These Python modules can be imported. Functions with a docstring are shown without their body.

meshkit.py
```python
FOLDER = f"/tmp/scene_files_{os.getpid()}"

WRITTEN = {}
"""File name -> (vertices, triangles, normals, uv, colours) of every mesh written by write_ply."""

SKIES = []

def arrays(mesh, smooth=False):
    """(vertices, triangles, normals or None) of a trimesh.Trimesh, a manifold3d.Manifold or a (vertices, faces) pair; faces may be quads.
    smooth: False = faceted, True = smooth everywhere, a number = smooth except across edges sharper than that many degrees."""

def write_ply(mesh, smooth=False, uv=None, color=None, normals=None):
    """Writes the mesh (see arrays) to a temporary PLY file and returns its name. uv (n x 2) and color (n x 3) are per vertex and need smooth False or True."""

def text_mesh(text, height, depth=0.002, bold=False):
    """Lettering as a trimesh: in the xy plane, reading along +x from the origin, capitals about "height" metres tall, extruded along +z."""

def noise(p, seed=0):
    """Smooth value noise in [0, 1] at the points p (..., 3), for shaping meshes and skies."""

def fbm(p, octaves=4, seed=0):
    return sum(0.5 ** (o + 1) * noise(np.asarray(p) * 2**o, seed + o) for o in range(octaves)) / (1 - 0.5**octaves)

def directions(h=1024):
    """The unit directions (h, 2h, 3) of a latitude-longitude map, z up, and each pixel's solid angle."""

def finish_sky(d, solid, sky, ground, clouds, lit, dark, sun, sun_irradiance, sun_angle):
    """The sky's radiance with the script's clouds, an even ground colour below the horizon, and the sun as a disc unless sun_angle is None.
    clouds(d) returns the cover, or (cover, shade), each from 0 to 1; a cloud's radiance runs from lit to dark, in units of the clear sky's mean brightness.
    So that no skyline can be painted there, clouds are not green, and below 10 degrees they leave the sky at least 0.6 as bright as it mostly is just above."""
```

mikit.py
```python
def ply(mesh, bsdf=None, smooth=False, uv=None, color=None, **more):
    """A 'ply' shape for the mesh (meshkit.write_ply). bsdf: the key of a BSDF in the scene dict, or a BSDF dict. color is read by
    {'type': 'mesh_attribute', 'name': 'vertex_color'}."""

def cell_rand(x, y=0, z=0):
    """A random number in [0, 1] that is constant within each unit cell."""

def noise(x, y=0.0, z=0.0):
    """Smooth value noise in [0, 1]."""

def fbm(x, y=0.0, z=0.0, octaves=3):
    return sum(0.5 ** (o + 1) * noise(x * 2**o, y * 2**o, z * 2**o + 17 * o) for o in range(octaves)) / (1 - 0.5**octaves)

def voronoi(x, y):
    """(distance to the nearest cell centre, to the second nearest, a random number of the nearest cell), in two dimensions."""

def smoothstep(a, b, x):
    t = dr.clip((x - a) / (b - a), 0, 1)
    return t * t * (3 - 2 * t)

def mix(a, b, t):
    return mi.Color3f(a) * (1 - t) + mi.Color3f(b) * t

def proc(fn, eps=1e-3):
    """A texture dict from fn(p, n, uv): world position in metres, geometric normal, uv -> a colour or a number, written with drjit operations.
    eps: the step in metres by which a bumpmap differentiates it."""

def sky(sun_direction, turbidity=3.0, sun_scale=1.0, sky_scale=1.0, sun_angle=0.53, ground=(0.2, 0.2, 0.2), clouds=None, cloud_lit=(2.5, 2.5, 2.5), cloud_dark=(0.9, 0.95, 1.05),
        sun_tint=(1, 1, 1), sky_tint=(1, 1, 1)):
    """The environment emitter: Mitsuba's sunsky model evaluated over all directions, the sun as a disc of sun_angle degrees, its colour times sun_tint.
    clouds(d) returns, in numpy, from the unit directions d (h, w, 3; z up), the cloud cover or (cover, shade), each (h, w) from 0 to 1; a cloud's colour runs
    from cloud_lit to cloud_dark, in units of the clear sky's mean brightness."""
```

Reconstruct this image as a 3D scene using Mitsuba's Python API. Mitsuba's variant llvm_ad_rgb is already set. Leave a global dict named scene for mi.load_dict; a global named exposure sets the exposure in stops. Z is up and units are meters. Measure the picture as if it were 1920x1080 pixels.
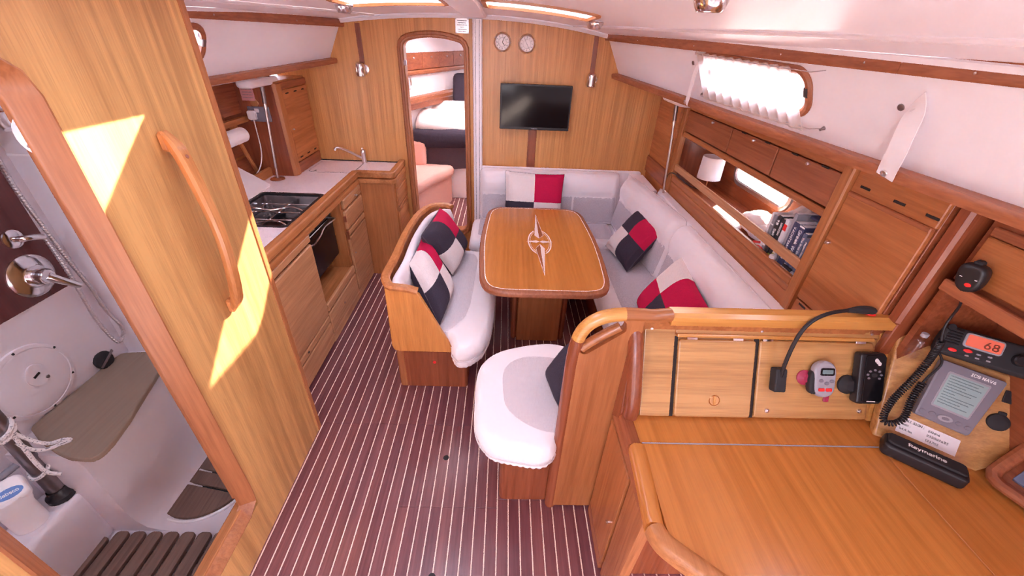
import math, random
import numpy as np, trimesh, shapely, mitsuba as mi, drjit as dr
from shapely.geometry import Polygon, Point, box as sbox
from shapely import affinity
from scipy.spatial import Delaunay
import manifold3d as m3
import mapbox_earcut
import mikit, meshkit
from mikit import noise, fbm, smoothstep, mix, proc
random.seed(7); rng = np.random.default_rng(7)
T = mi.ScalarTransform4f
scene, labels = {}, {}

# ---------------------------------------------------------------- camera, sky, exposure
PITCH, YAW, ROLL, FPX, EYE = math.radians(32.29), math.radians(1.957), math.radians(2.709), 752.2, np.array([0, 0, 1.9])
fw = np.array([math.sin(YAW)*math.cos(PITCH), math.cos(YAW)*math.cos(PITCH), -math.sin(PITCH)])
rt = np.array([math.cos(YAW), -math.sin(YAW), 0]); up0 = np.cross(rt, fw)
upv = -math.sin(ROLL)*rt + math.cos(ROLL)*up0
scene['camera'] = {'type': 'perspective', 'fov_axis': 'x', 'fov': 2*math.degrees(math.atan(960/FPX)), 'near_clip': 0.02, 'far_clip': 200.0,
                   'to_world': T().look_at(origin=EYE.tolist(), target=(EYE+fw).tolist(), up=upv.tolist())}
SUN = np.array([1.22, 1.28, 1.0]); SUN = SUN/np.linalg.norm(SUN)
scene['sky'] = mikit.sky(SUN.tolist(), turbidity=4.0, sun_scale=0.75, sky_scale=1.0, sun_angle=0.6, ground=(0.42, 0.40, 0.40), sky_tint=(0.90, 0.97, 1.17), sun_tint=(0.90, 0.93, 1.12),
                         clouds=lambda d: 0.75*np.ones(d.shape[:2]), cloud_lit=(1.34, 1.43, 1.70))
exposure = 5.95

# ---------------------------------------------------------------- materials
def bsdf(key, color, rough=0.5, metal=0.0, spec=0.5, coat=0.0, coat_gloss=0.9, bump=None, bscale=0.001, sheen=0.0):
    c = color if isinstance(color, dict) else {'type': 'rgb', 'value': list(color)}
    b = {'type': 'principled', 'base_color': c, 'roughness': rough, 'metallic': metal, 'specular': spec}
    if coat: b['clearcoat'] = coat; b['clearcoat_gloss'] = coat_gloss
    if sheen: b['sheen'] = sheen
    if bump is not None:
        b = {'type': 'bumpmap', 'arbitrary': proc(bump, 0.0008), 'scale': bscale, 'bsdf': b}
    scene[key] = {'type': 'twosided', 'bsdf': b}
    return key

def wood(key, light, dark, axis, rough=0.35, coat=0.3, ribbon=16.0, fine=90.0, along=1.3, contrast=1.0, spec=0.5):
    i, j = [k for k in range(3) if k != axis]
    def f(p, n, uv):
        c = (p.x, p.y, p.z); a, b, l = c[i], c[j], c[axis]
        w = 0.03*(noise(l*1.1, a*2.0, b*2.0) - 0.5)
        a2, b2 = a + w, b + w*0.7
        rib = fbm(a2*ribbon, b2*ribbon, l*along*0.5, 2)
        fin = noise(a2*fine, b2*fine, l*along*2.2)
        por = noise(a*420.0, b*420.0, l*14.0)
        t = (rib-0.5)*1.1 + (fin-0.5)*0.75 + (por-0.5)*0.45
        return mix(light, dark, dr.clip(0.5 + t*contrast, 0, 1))
    return bsdf(key, proc(f), rough, coat=coat, spec=spec)

X, Y, Z = 0, 1, 2
wood('wood_bulkhead', (0.66, 0.330, 0.112), (0.45, 0.188, 0.052), Z, rough=0.33, ribbon=22, fine=120, along=0.7)
wood('wood_partition', (0.59, 0.315, 0.115), (0.38, 0.180, 0.062), Z, rough=0.40, coat=0.1, ribbon=17, fine=60, along=0.5, contrast=1.15)
wood('wood_table', (0.56, 0.222, 0.052), (0.42, 0.142, 0.030), Y, rough=0.24, coat=0.6, ribbon=11, fine=85, along=0.6, contrast=0.85)
wood('wood_fascia', (0.56, 0.300, 0.110), (0.36, 0.165, 0.050), X, rough=0.26, coat=0.6, ribbon=26, fine=100, along=0.7)
wood('wood_trim_y', (0.37, 0.130, 0.055), (0.24, 0.070, 0.028), Y, rough=0.36, coat=0.3, ribbon=18, fine=130)
wood('wood_trim_x', (0.44, 0.170, 0.062), (0.29, 0.095, 0.030), X, rough=0.28, coat=0.5, ribbon=18, fine=130)
wood('wood_trim_z', (0.42, 0.160, 0.062), (0.28, 0.088, 0.030), Z, rough=0.34, coat=0.4, ribbon=18, fine=130)
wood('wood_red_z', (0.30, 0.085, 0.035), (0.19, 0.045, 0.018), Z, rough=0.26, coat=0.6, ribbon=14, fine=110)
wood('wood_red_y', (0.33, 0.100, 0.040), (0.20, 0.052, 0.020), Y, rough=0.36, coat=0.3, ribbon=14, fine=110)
wood('wood_galley_y', (0.49, 0.205, 0.074), (0.33, 0.115, 0.036), Y, rough=0.40, coat=0.1, ribbon=16, fine=110)
wood('wood_mid_z', (0.42, 0.155, 0.055), (0.29, 0.092, 0.030), Z, rough=0.30, coat=0.5, ribbon=12, fine=90)
wood('wood_front', (0.56, 0.295, 0.145), (0.41, 0.190, 0.085), Y, rough=0.42, coat=0.1, ribbon=12, fine=100)
wood('wood_galley_z', (0.48, 0.195, 0.068), (0.33, 0.112, 0.034), Z, rough=0.36, coat=0.2, ribbon=16, fine=110)
wood('wood_locker_y', (0.47, 0.180, 0.062), (0.33, 0.108, 0.033), Y, rough=0.34, coat=0.3, ribbon=13, fine=100)
wood('wood_handle', (0.56, 0.235, 0.080), (0.38, 0.130, 0.038), Z, rough=0.28, coat=0.5, ribbon=18, fine=110)
wood('wood_bright', (0.66, 0.330, 0.090), (0.50, 0.215, 0.050), X, rough=0.22, coat=0.7, ribbon=14, fine=90)
for k, (a, b) in enumerate([((0.215, 0.078, 0.086), (0.140, 0.046, 0.054)), ((0.240, 0.088, 0.090), (0.160, 0.054, 0.058)), ((0.190, 0.068, 0.078), (0.125, 0.040, 0.050)), ((0.225, 0.086, 0.094), (0.150, 0.054, 0.062))]):
    wood(f'floor_wood_{k}', a, b, Y, rough=0.27, coat=0.35, ribbon=26, fine=130, along=1.6)
wood('seat_brown', (0.29, 0.215, 0.16), (0.23, 0.165, 0.12), Y, rough=0.7, coat=0, ribbon=16, fine=140, contrast=0.6)
wood('wood_maroon', (0.125, 0.030, 0.025), (0.075, 0.017, 0.015), Z, rough=0.35, coat=0.3, ribbon=10, fine=90)
wood('wood_bright_z', (0.66, 0.290, 0.080), (0.48, 0.180, 0.042), Z, rough=0.22, coat=0.7, ribbon=16, fine=70)
wood('teak_grey', (0.20, 0.125, 0.095), (0.125, 0.072, 0.055), Y, rough=0.6, coat=0, ribbon=22, fine=140)
bsdf('holly', (0.80, 0.65, 0.58), 0.4)
bsdf('dark_gap', (0.02, 0.012, 0.01), 0.7)
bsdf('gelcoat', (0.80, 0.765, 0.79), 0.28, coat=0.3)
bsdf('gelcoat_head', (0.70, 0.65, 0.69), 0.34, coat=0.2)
bsdf('liner', (0.80, 0.765, 0.795), 0.55, bump=lambda p, n, uv: noise(p.x*500, p.y*500, p.z*500), bscale=0.0002)
bsdf('vinyl', (0.75, 0.69, 0.72), 0.42, coat=0.1, bump=lambda p, n, uv: noise(p.x*700, p.y*700, p.z*700), bscale=0.00015)
def _weave(p, n, uv): return noise(p.x*900, p.y*900, p.z*900) + 0.6*fbm(p.x*60, p.y*60, p.z*60, 2)
bsdf('cushion', (0.86, 0.815, 0.84), 0.85, sheen=0.3, spec=0.2, bump=_weave, bscale=0.0006)
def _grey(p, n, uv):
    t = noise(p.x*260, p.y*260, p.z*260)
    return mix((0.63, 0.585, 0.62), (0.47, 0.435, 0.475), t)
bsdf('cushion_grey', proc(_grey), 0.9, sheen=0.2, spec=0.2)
def _check(p, n, uv):
    s = 150.0
    u, v = p.x*s, p.y*s
    a = smoothstep(0.1, 0.25, dr.abs(u - dr.floor(u) - 0.5)) * smoothstep(0.1, 0.25, dr.abs(v - dr.floor(v) - 0.5))
    t = dr.clip(1.0 - 0.75*a + 0.35*(noise(p.x*300, p.y*300, p.z*300)-0.5), 0, 1)
    return mix((0.47, 0.435, 0.475), (0.70, 0.645, 0.67), t)
bsdf('cushion_check', proc(_check), 0.9, sheen=0.2, spec=0.2)
bsdf('piping', (0.62, 0.58, 0.60), 0.8)
def cloth(key, c, d): return bsdf(key, proc(lambda p, n, uv: mix(c, d, noise(p.x*420, p.y*420, p.z*420))), 0.9, sheen=0.3, spec=0.2, bump=_weave, bscale=0.0005)
cloth('cloth_red', (0.53, 0.012, 0.072), (0.42, 0.009, 0.052))
cloth('cloth_white', (0.80, 0.73, 0.71), (0.68, 0.61, 0.60))
cloth('cloth_navy', (0.056, 0.046, 0.066), (0.032, 0.026, 0.040))
cloth('cloth_grey', (0.16, 0.145, 0.165), (0.12, 0.105, 0.125))
cloth('cloth_pink', (0.80, 0.50, 0.43), (0.70, 0.42, 0.36))
cloth('cloth_dark', (0.100, 0.072, 0.088), (0.070, 0.050, 0.062))
bsdf('chrome', (0.80, 0.78, 0.80), 0.10, metal=1.0)
bsdf('steel', (0.62, 0.58, 0.60), 0.28, metal=1.0)
bsdf('dark_steel', (0.30, 0.27, 0.28), 0.3, metal=1.0)
bsdf('satin', (0.86, 0.83, 0.85), 0.34, metal=1.0)
bsdf('brass', (0.70, 0.42, 0.20), 0.3, metal=1.0)
bsdf('black', (0.014, 0.013, 0.016), 0.38)
bsdf('black_matt', (0.020, 0.019, 0.022), 0.7)
bsdf('black_gloss', (0.006, 0.006, 0.008), 0.10, spec=0.3)
bsdf('plastic_grey', (0.20, 0.19, 0.23), 0.42)
bsdf('plastic_light', (0.33, 0.32, 0.36), 0.42)
bsdf('plastic_white', (0.80, 0.76, 0.78), 0.35)
bsdf('worktop', proc(lambda p, n, uv: mix((0.80, 0.73, 0.76), (0.66, 0.58, 0.62), smoothstep(0.55, 0.85, noise(p.x*330, p.y*330, p.z*330)))), 0.32)
bsdf('red', (0.80, 0.03, 0.03), 0.4)
bsdf('red_dull', (0.36, 0.03, 0.08), 0.5)
bsdf('lcd_orange', (0.95, 0.22, 0.13), 0.35)
bsdf('lcd_digit', (0.22, 0.04, 0.02), 0.5)
bsdf('lcd_grey', (0.30, 0.42, 0.42), 0.25)
bsdf('lcd_ink', (0.16, 0.23, 0.24), 0.5)
bsdf('white', (0.86, 0.84, 0.85), 0.5)
bsdf('paper', (0.80, 0.76, 0.78), 0.7)
bsdf('ink', (0.03, 0.03, 0.04), 0.7)
bsdf('ink_grey', (0.25, 0.24, 0.27), 0.7)
bsdf('blue', (0.10, 0.22, 0.55), 0.4)
bsdf('book_navy', (0.055, 0.060, 0.130), 0.45)
bsdf('book_slate', (0.12, 0.15, 0.24), 0.5)
bsdf('book_black', (0.03, 0.03, 0.035), 0.5)
bsdf('yellow', (0.80, 0.66, 0.05), 0.5)
bsdf('pink', (0.62, 0.30, 0.30), 0.6)
bsdf('olive', (0.33, 0.36, 0.05), 0.5)
def _speck(p, n, uv): return mix((0.74, 0.70, 0.70), (0.25, 0.24, 0.26), smoothstep(0.62, 0.75, noise(p.x*260, p.y*260, p.z*260)))
bsdf('rope', proc(_speck), 0.85)
scene['glass'] = {'type': 'thindielectric'}
scene['acrylic'] = {'type': 'thindielectric', 'specular_transmittance': {'type': 'rgb', 'value': [0.80, 0.74, 0.78]}}
scene['clear_plastic'] = {'type': 'thindielectric', 'specular_transmittance': {'type': 'rgb', 'value': [0.85, 0.8, 0.85]}}
scene['blind_cloth'] = {'type': 'principledthin', 'base_color': {'type': 'rgb', 'value': [0.86, 0.80, 0.80]}, 'roughness': 0.9, 'diff_trans': 1.8, 'spec_trans': 0.0}
scene['curtain_cloth'] = {'type': 'principledthin', 'base_color': {'type': 'rgb', 'value': [0.86, 0.80, 0.76]}, 'roughness': 0.9, 'diff_trans': 1.6, 'spec_trans': 0.0}
scene['shade_cloth'] = {'type': 'principledthin', 'base_color': {'type': 'rgb', 'value': [0.86, 0.80, 0.80]}, 'roughness': 0.9, 'diff_trans': 0.5, 'spec_trans': 0.0}

# ---------------------------------------------------------------- mesh helpers
def unit(v): v = np.asarray(v, float); return v/np.linalg.norm(v)
def TM(v, f): return trimesh.Trimesh(np.asarray(v, float), np.asarray(f, int), process=False)
def cat(*ms): return trimesh.util.concatenate([m for m in ms if m is not None])
def frame(m, o, ex, ey, ez=None):
    ex, ey = np.asarray(ex, float), np.asarray(ey, float)
    ez = np.cross(ex, ey) if ez is None else np.asarray(ez, float)
    v = np.asarray(o, float) + m.vertices[:, :1]*ex + m.vertices[:, 1:2]*ey + m.vertices[:, 2:]*ez
    f = m.faces if np.dot(np.cross(ex, ey), ez) > 0 else m.faces[:, ::-1]
    return TM(v, f)
def bx(x0, x1, y0, y1, z0, z1, r=0.0):
    """box with chamfered edges"""
    a, b = np.array([min(x0, x1), min(y0, y1), min(z0, z1)]), np.array([max(x0, x1), max(y0, y1), max(z0, z1)])
    r = min(r, 0.45*float((b-a).min()))
    if r <= 0: 
        m = trimesh.creation.box(extents=b-a); m.apply_translation((a+b)/2); return m
    pts = []
    for s in np.ndindex(2, 2, 2):
        for k in range(3):
            o = np.full(3, r); o[k] = 0
            pts.append([(a[i]+o[i]) if s[i] == 0 else (b[i]-o[i]) for i in range(3)])
    return trimesh.convex.convex_hull(np.array(pts))
def obx(c, ex, ey, ez, sx, sy, sz, r=0.0):
    """oriented box: centre, axes, full sizes"""
    return frame(bx(-sx/2, sx/2, -sy/2, sy/2, -sz/2, sz/2, r), c, unit(ex), unit(ey), unit(ez))
def tri(poly):
    rings = [np.array(poly.exterior.coords)[:-1, :2]] + [np.array(h.coords)[:-1, :2] for h in poly.interiors]
    v = np.vstack(rings); ends = np.cumsum([len(r) for r in rings]).astype(np.uint32)
    return v, mapbox_earcut.triangulate_float64(v, ends).reshape(-1, 3), rings
def ext(poly, z0, z1):
    """extrude a shapely polygon (with holes)"""
    if not isinstance(poly, Polygon) and not hasattr(poly, 'geoms'): poly = Polygon(poly)
    if hasattr(poly, 'geoms'): return cat(*[ext(g, z0, z1) for g in poly.geoms if isinstance(g, Polygon)])
    poly = shapely.geometry.polygon.orient(poly.buffer(0) if not poly.is_valid else poly)
    if hasattr(poly, 'geoms'): return ext(poly, z0, z1)
    m = trimesh.creation.extrude_polygon(poly, z1-z0, engine='earcut'); m.apply_translation([0, 0, z0]); return m
def offset(pts, d):
    """mitred inset (d>0 inward) of a ccw ring, keeping the vertex count"""
    p = np.asarray(pts, float); e = np.roll(p, -1, 0)-p; e /= np.linalg.norm(e, axis=1, keepdims=True)+1e-12
    nrm = np.stack([-e[:, 1], e[:, 0]], 1); n0 = np.roll(nrm, 1, 0)
    b = nrm+n0; k = (b*b).sum(1, keepdims=True)/2
    return p + d*b/np.maximum(k, 0.35)
def ccw(p):
    p = np.asarray(p, float); x, y = p[:, 0], p[:, 1]
    return p if (x*np.roll(y, -1)-np.roll(x, -1)*y).sum() > 0 else p[::-1]
def slab(pts, z0, z1, r=0.004, seg=2, r_bottom=None):
    """extruded ring whose rims are rounded"""
    p = ccw(pts); layers = []; rb = r if r_bottom is None else r_bottom
    for k in range(seg+1):
        a = k/seg*math.pi/2; layers.append((offset(p, rb*(1-math.sin(a))), z0+rb*(1-math.cos(a))))
    for k in range(seg+1):
        a = k/seg*math.pi/2; layers.append((offset(p, r*(1-math.cos(a))), z1-r+r*math.sin(a)))
    n = len(p); v = np.vstack([np.column_stack([q, np.full(n, z)]) for q, z in layers]); f = []
    i = np.arange(n); j = (i+1) % n
    for l in range(len(layers)-1):
        a, b = l*n, (l+1)*n
        f += [np.stack([a+i, a+j, b+j], 1), np.stack([a+i, b+j, b+i], 1)]
    c = mapbox_earcut.triangulate_float64(np.ascontiguousarray(layers[-1][0]), np.array([n], np.uint32)).reshape(-1, 3)
    d = mapbox_earcut.triangulate_float64(np.ascontiguousarray(layers[0][0]), np.array([n], np.uint32)).reshape(-1, 3)
    def orient(t, q, s):
        a, b, cc = q[t[:, 0]], q[t[:, 1]], q[t[:, 2]]
        ar = (b[:, 0]-a[:, 0])*(cc[:, 1]-a[:, 1])-(b[:, 1]-a[:, 1])*(cc[:, 0]-a[:, 0])
        return np.where((ar*s > 0)[:, None], t, t[:, ::-1])
    f += [orient(c.astype(int), layers[-1][0], 1)+(len(layers)-1)*n, orient(d.astype(int), layers[0][0], -1)]
    return TM(v, np.vstack(f))
AX = {'xy': ((1, 0, 0), (0, 1, 0), (0, 0, 1)), 'xz': ((1, 0, 0), (0, 0, 1), (0, 1, 0)), 'yz': ((0, 1, 0), (0, 0, 1), (1, 0, 0))}
def plate(plane, pts, lo, hi, r=0.003, seg=2):
    """slab in a coordinate plane: pts are the plane's two coordinates, lo..hi the third"""
    ex, ey, ez = AX[plane]; return frame(slab(pts, lo, hi, r, seg), (0, 0, 0), ex, ey, ez)
def plate_h(plane, poly, lo, hi):
    ex, ey, ez = AX[plane]; return frame(ext(poly, lo, hi), (0, 0, 0), ex, ey, ez)
def rrect(x0, x1, y0, y1, r, n=6):
    out = []
    for cx, cy, a in ((x1-r, y0+r, -90), (x1-r, y1-r, 0), (x0+r, y1-r, 90), (x0+r, y0+r, 180)):
        for k in range(n+1):
            t = math.radians(a+90*k/n); out.append((cx+r*math.cos(t), cy+r*math.sin(t)))
    return np.array(out)
def ell(cx, cy, rx, ry, n=32): a = np.arange(n)*2*math.pi/n; return np.column_stack([cx+rx*np.cos(a), cy+ry*np.sin(a)])
def rp(pts, r, n=None):
    P = Polygon(pts).buffer(-r).buffer(2*r).buffer(-r); L = P.exterior.length; n = n or max(24, int(L/0.02))
    return ccw(np.array([P.exterior.interpolate(k/n, normalized=True).coords[0] for k in range(n)]))
def smooth_path(pts, n=40, closed=False):
    p = np.asarray(pts, float)
    if closed: p = np.vstack([p, p[:1]])
    from scipy.interpolate import CubicSpline
    s = np.concatenate([[0], np.cumsum(np.linalg.norm(np.diff(p, axis=0), axis=1))])
    c = CubicSpline(s, p, bc_type='periodic' if closed else 'natural')
    q = c(np.linspace(0, s[-1], n+(1 if closed else 0)))
    return q[:-1] if closed else q
def sweep(path, prof, closed=False, upref=None, scale=None, caps=True):
    """profile (k x 2, ccw) swept along the path; profile x along side, y along up"""
    p = np.asarray(path, float); n = len(p); prof = np.asarray(prof, float); k = len(prof)
    if closed: t = np.roll(p, -1, 0)-np.roll(p, 1, 0)
    else: t = np.gradient(p, axis=0)
    t /= np.linalg.norm(t, axis=1, keepdims=True)+1e-12
    if upref is not None:
        u = np.broadcast_to(np.asarray(upref, float), p.shape); u = u-(u*t).sum(1, keepdims=True)*t
    else:
        a = np.array([0, 0, 1.0]) if abs(t[0, 2]) < 0.9 else np.array([1.0, 0, 0])
        u = np.zeros_like(p); c = a-(a@t[0])*t[0]; u[0] = c/np.linalg.norm(c)
        for i in range(1, n):
            c = u[i-1]-(u[i-1]@t[i])*t[i]; u[i] = c/(np.linalg.norm(c)+1e-12)
    u = u/(np.linalg.norm(u, axis=1, keepdims=True)+1e-12); s = np.cross(t, u)
    sc = np.ones(n) if scale is None else np.asarray(scale, float)
    v = (p[:, None]+sc[:, None, None]*(prof[None, :, :1]*s[:, None]+prof[None, :, 1:]*u[:, None])).reshape(-1, 3)
    rows = np.arange(n if closed else n-1); i = np.arange(k); f = []
    for r_ in rows:
        a, b = r_*k, ((r_+1) % n)*k; j = (i+1) % k
        f += [np.stack([a+i, b+j, a+j], 1), np.stack([a+i, b+i, b+j], 1)]
    if not closed and caps:
        c = mapbox_earcut.triangulate_float64(np.ascontiguousarray(prof), np.array([k], np.uint32)).reshape(-1, 3).astype(int)
        f += [c, c[:, ::-1]+(n-1)*k]
    return TM(v, np.vstack(f))
def circ(r, n=10): a = np.arange(n)*2*math.pi/n; return np.column_stack([r*np.cos(a), r*np.sin(a)])
def tube(path, r, n=10, closed=False, scale=None): return sweep(path, circ(r, n), closed, scale=scale)
def cyl(p0, p1, r0, r1=None, n=24):
    r1 = r0 if r1 is None else r1
    return sweep(np.array([p0, p1], float), circ(1.0, n), scale=[r0, r1])
def lathe(prof, o, axis=(0, 0, 1), n=28):
    """prof: (r, h) pairs along the axis"""
    ez = unit(axis); ex = unit(np.cross(ez, (0, 0, 1.0) if abs(ez[2]) < 0.9 else (1.0, 0, 0))); ey = np.cross(ez, ex)
    pr = np.array([(max(r, 1e-5), h) for r, h in prof]); a = np.arange(n)*2*math.pi/n
    v = (np.asarray(o, float)+pr[:, None, :1]*(np.cos(a)[None, :, None]*ex+np.sin(a)[None, :, None]*ey)+pr[:, None, 1:]*ez).reshape(-1, 3)
    i = np.arange(n); j = (i+1) % n; f = []
    for l in range(len(pr)-1): a_, b_ = l*n, (l+1)*n; f += [np.stack([a_+i, a_+j, b_+j], 1), np.stack([a_+i, b_+j, b_+i], 1)]
    return TM(v, np.vstack(f))
def puff(pts, z0, z1, r, crown=0.0, cell=0.03, power=2.4, wob=0.0, seed=0, grooves=None):
    """upholstered shape: an outline filled to a rounded, slightly domed body"""
    P = Polygon(pts); P = P if P.is_valid else P.buffer(0); ex = P.exterior
    n = max(24, int(ex.length/(cell*0.45))); ring = [np.array(ex.interpolate(k/n, normalized=True).coords[0]) for k in range(n)]
    pts2 = list(ring); H = (z1-z0)/2; zm = (z0+z1)/2
    for q in (0.04, 0.14, 0.32, 0.62, 1.0):
        B = P.buffer(-r*q)
        for g in getattr(B, 'geoms', [B]):
            if g.is_empty: continue
            m_ = max(12, int(g.exterior.length/(cell*0.9))); pts2 += [np.array(g.exterior.interpolate(k/m_, normalized=True).coords[0]) for k in range(m_)]
    x0, y0, x1, y1 = P.bounds; inner = P.buffer(-r*1.05-cell*0.3)
    gx, gy = np.meshgrid(np.arange(x0, x1, cell), np.arange(y0, y1, cell)); g = np.column_stack([gx.ravel(), gy.ravel()])
    if not inner.is_empty: g = g[shapely.contains_xy(inner, g[:, 0], g[:, 1])]; pts2 = np.vstack([np.array(pts2), g])
    V = np.array(pts2); D = Delaunay(V).simplices; c = V[D].mean(1); D = D[shapely.contains_xy(P, c[:, 0], c[:, 1])]
    a, b, cc = V[D[:, 0]], V[D[:, 1]], V[D[:, 2]]; ar = (b[:, 0]-a[:, 0])*(cc[:, 1]-a[:, 1])-(b[:, 1]-a[:, 1])*(cc[:, 0]-a[:, 0])
    D = np.where((ar > 0)[:, None], D, D[:, ::-1])[np.abs(ar) > 1e-10]
    d = np.asarray(shapely.distance(shapely.points(V), ex)); d[:n] = 0
    def top(d, V):
        t = np.clip(d/r, 0, 1); h = H*np.power(np.maximum(1-(1-t)**power, 0), 1/power)
        h = h+crown*(1-np.exp(-np.maximum(d-0.0, 0)/(2.2*r)))*t
        if wob: h = h+wob*t*(meshkit.fbm(np.column_stack([V*9.0, np.full(len(V), seed*3.7)]), 3, seed)-0.5)*2
        if grooves is not None: h = h-grooves(V)*t
        return h
    h = top(d, V); hb = H*np.power(np.maximum(1-(1-np.clip(d/r, 0, 1))**power, 0), 1/power)
    N = len(V); idx = np.arange(N)+N; idx[:n] = np.arange(n)
    v = np.vstack([np.column_stack([V, zm+h]), np.column_stack([V, zm-hb])])
    f = np.vstack([D, idx[D][:, ::-1]])
    m = TM(v, f); m.remove_unreferenced_vertices()
    return m, (lambda q: zm+top(np.asarray(shapely.distance(shapely.points(q), ex)), q))
def skin(pts, hfun, lift=0.0015, cell=0.025):
    """thin inset panel lying on a puffed surface"""
    P = Polygon(pts); ex = P.exterior; n = int(ex.length/(cell*0.8)); V = [np.array(ex.interpolate(k/n, normalized=True).coords[0]) for k in range(n)]
    x0, y0, x1, y1 = P.bounds; gx, gy = np.meshgrid(np.arange(x0, x1, cell), np.arange(y0, y1, cell)); g = np.column_stack([gx.ravel(), gy.ravel()])
    B = P.buffer(-cell*0.5); g = g[shapely.contains_xy(B, g[:, 0], g[:, 1])]; V = np.vstack([np.array(V), g])
    D = Delaunay(V).simplices; c = V[D].mean(1); D = D[shapely.contains_xy(P, c[:, 0], c[:, 1])]
    a, b, cc = V[D[:, 0]], V[D[:, 1]], V[D[:, 2]]; ar = (b[:, 0]-a[:, 0])*(cc[:, 1]-a[:, 1])-(b[:, 1]-a[:, 1])*(cc[:, 0]-a[:, 0])
    D = np.where((ar > 0)[:, None], D, D[:, ::-1])[np.abs(ar) > 1e-10]
    z = hfun(V); d = np.asarray(shapely.distance(shapely.points(V), ex)); lf = max(lift, 0.003)*np.clip(d/0.006, 0.5, 1)
    return TM(np.column_stack([V, z+lf]), D)
def sheet(poly, fn, cell=0.12):
    """curved sheet over a plan polygon: fn(x, y) -> point"""
    x0, y0, x1, y1 = poly.bounds; vs, fs, at = [], [], 0
    for a in np.arange(x0, x1, cell):
        for b in np.arange(y0, y1, cell):
            c = poly.intersection(sbox(a, b, a+cell, b+cell))
            for g in getattr(c, 'geoms', [c]):
                if not isinstance(g, Polygon) or g.area < 1e-7: continue
                v, f, _ = tri(shapely.geometry.polygon.orient(g)); vs.append(v); fs.append(f.astype(int)+at); at += len(v)
    V = np.vstack(vs); m = TM(fn(V), np.vstack(fs)); m.merge_vertices(); return m

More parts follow.
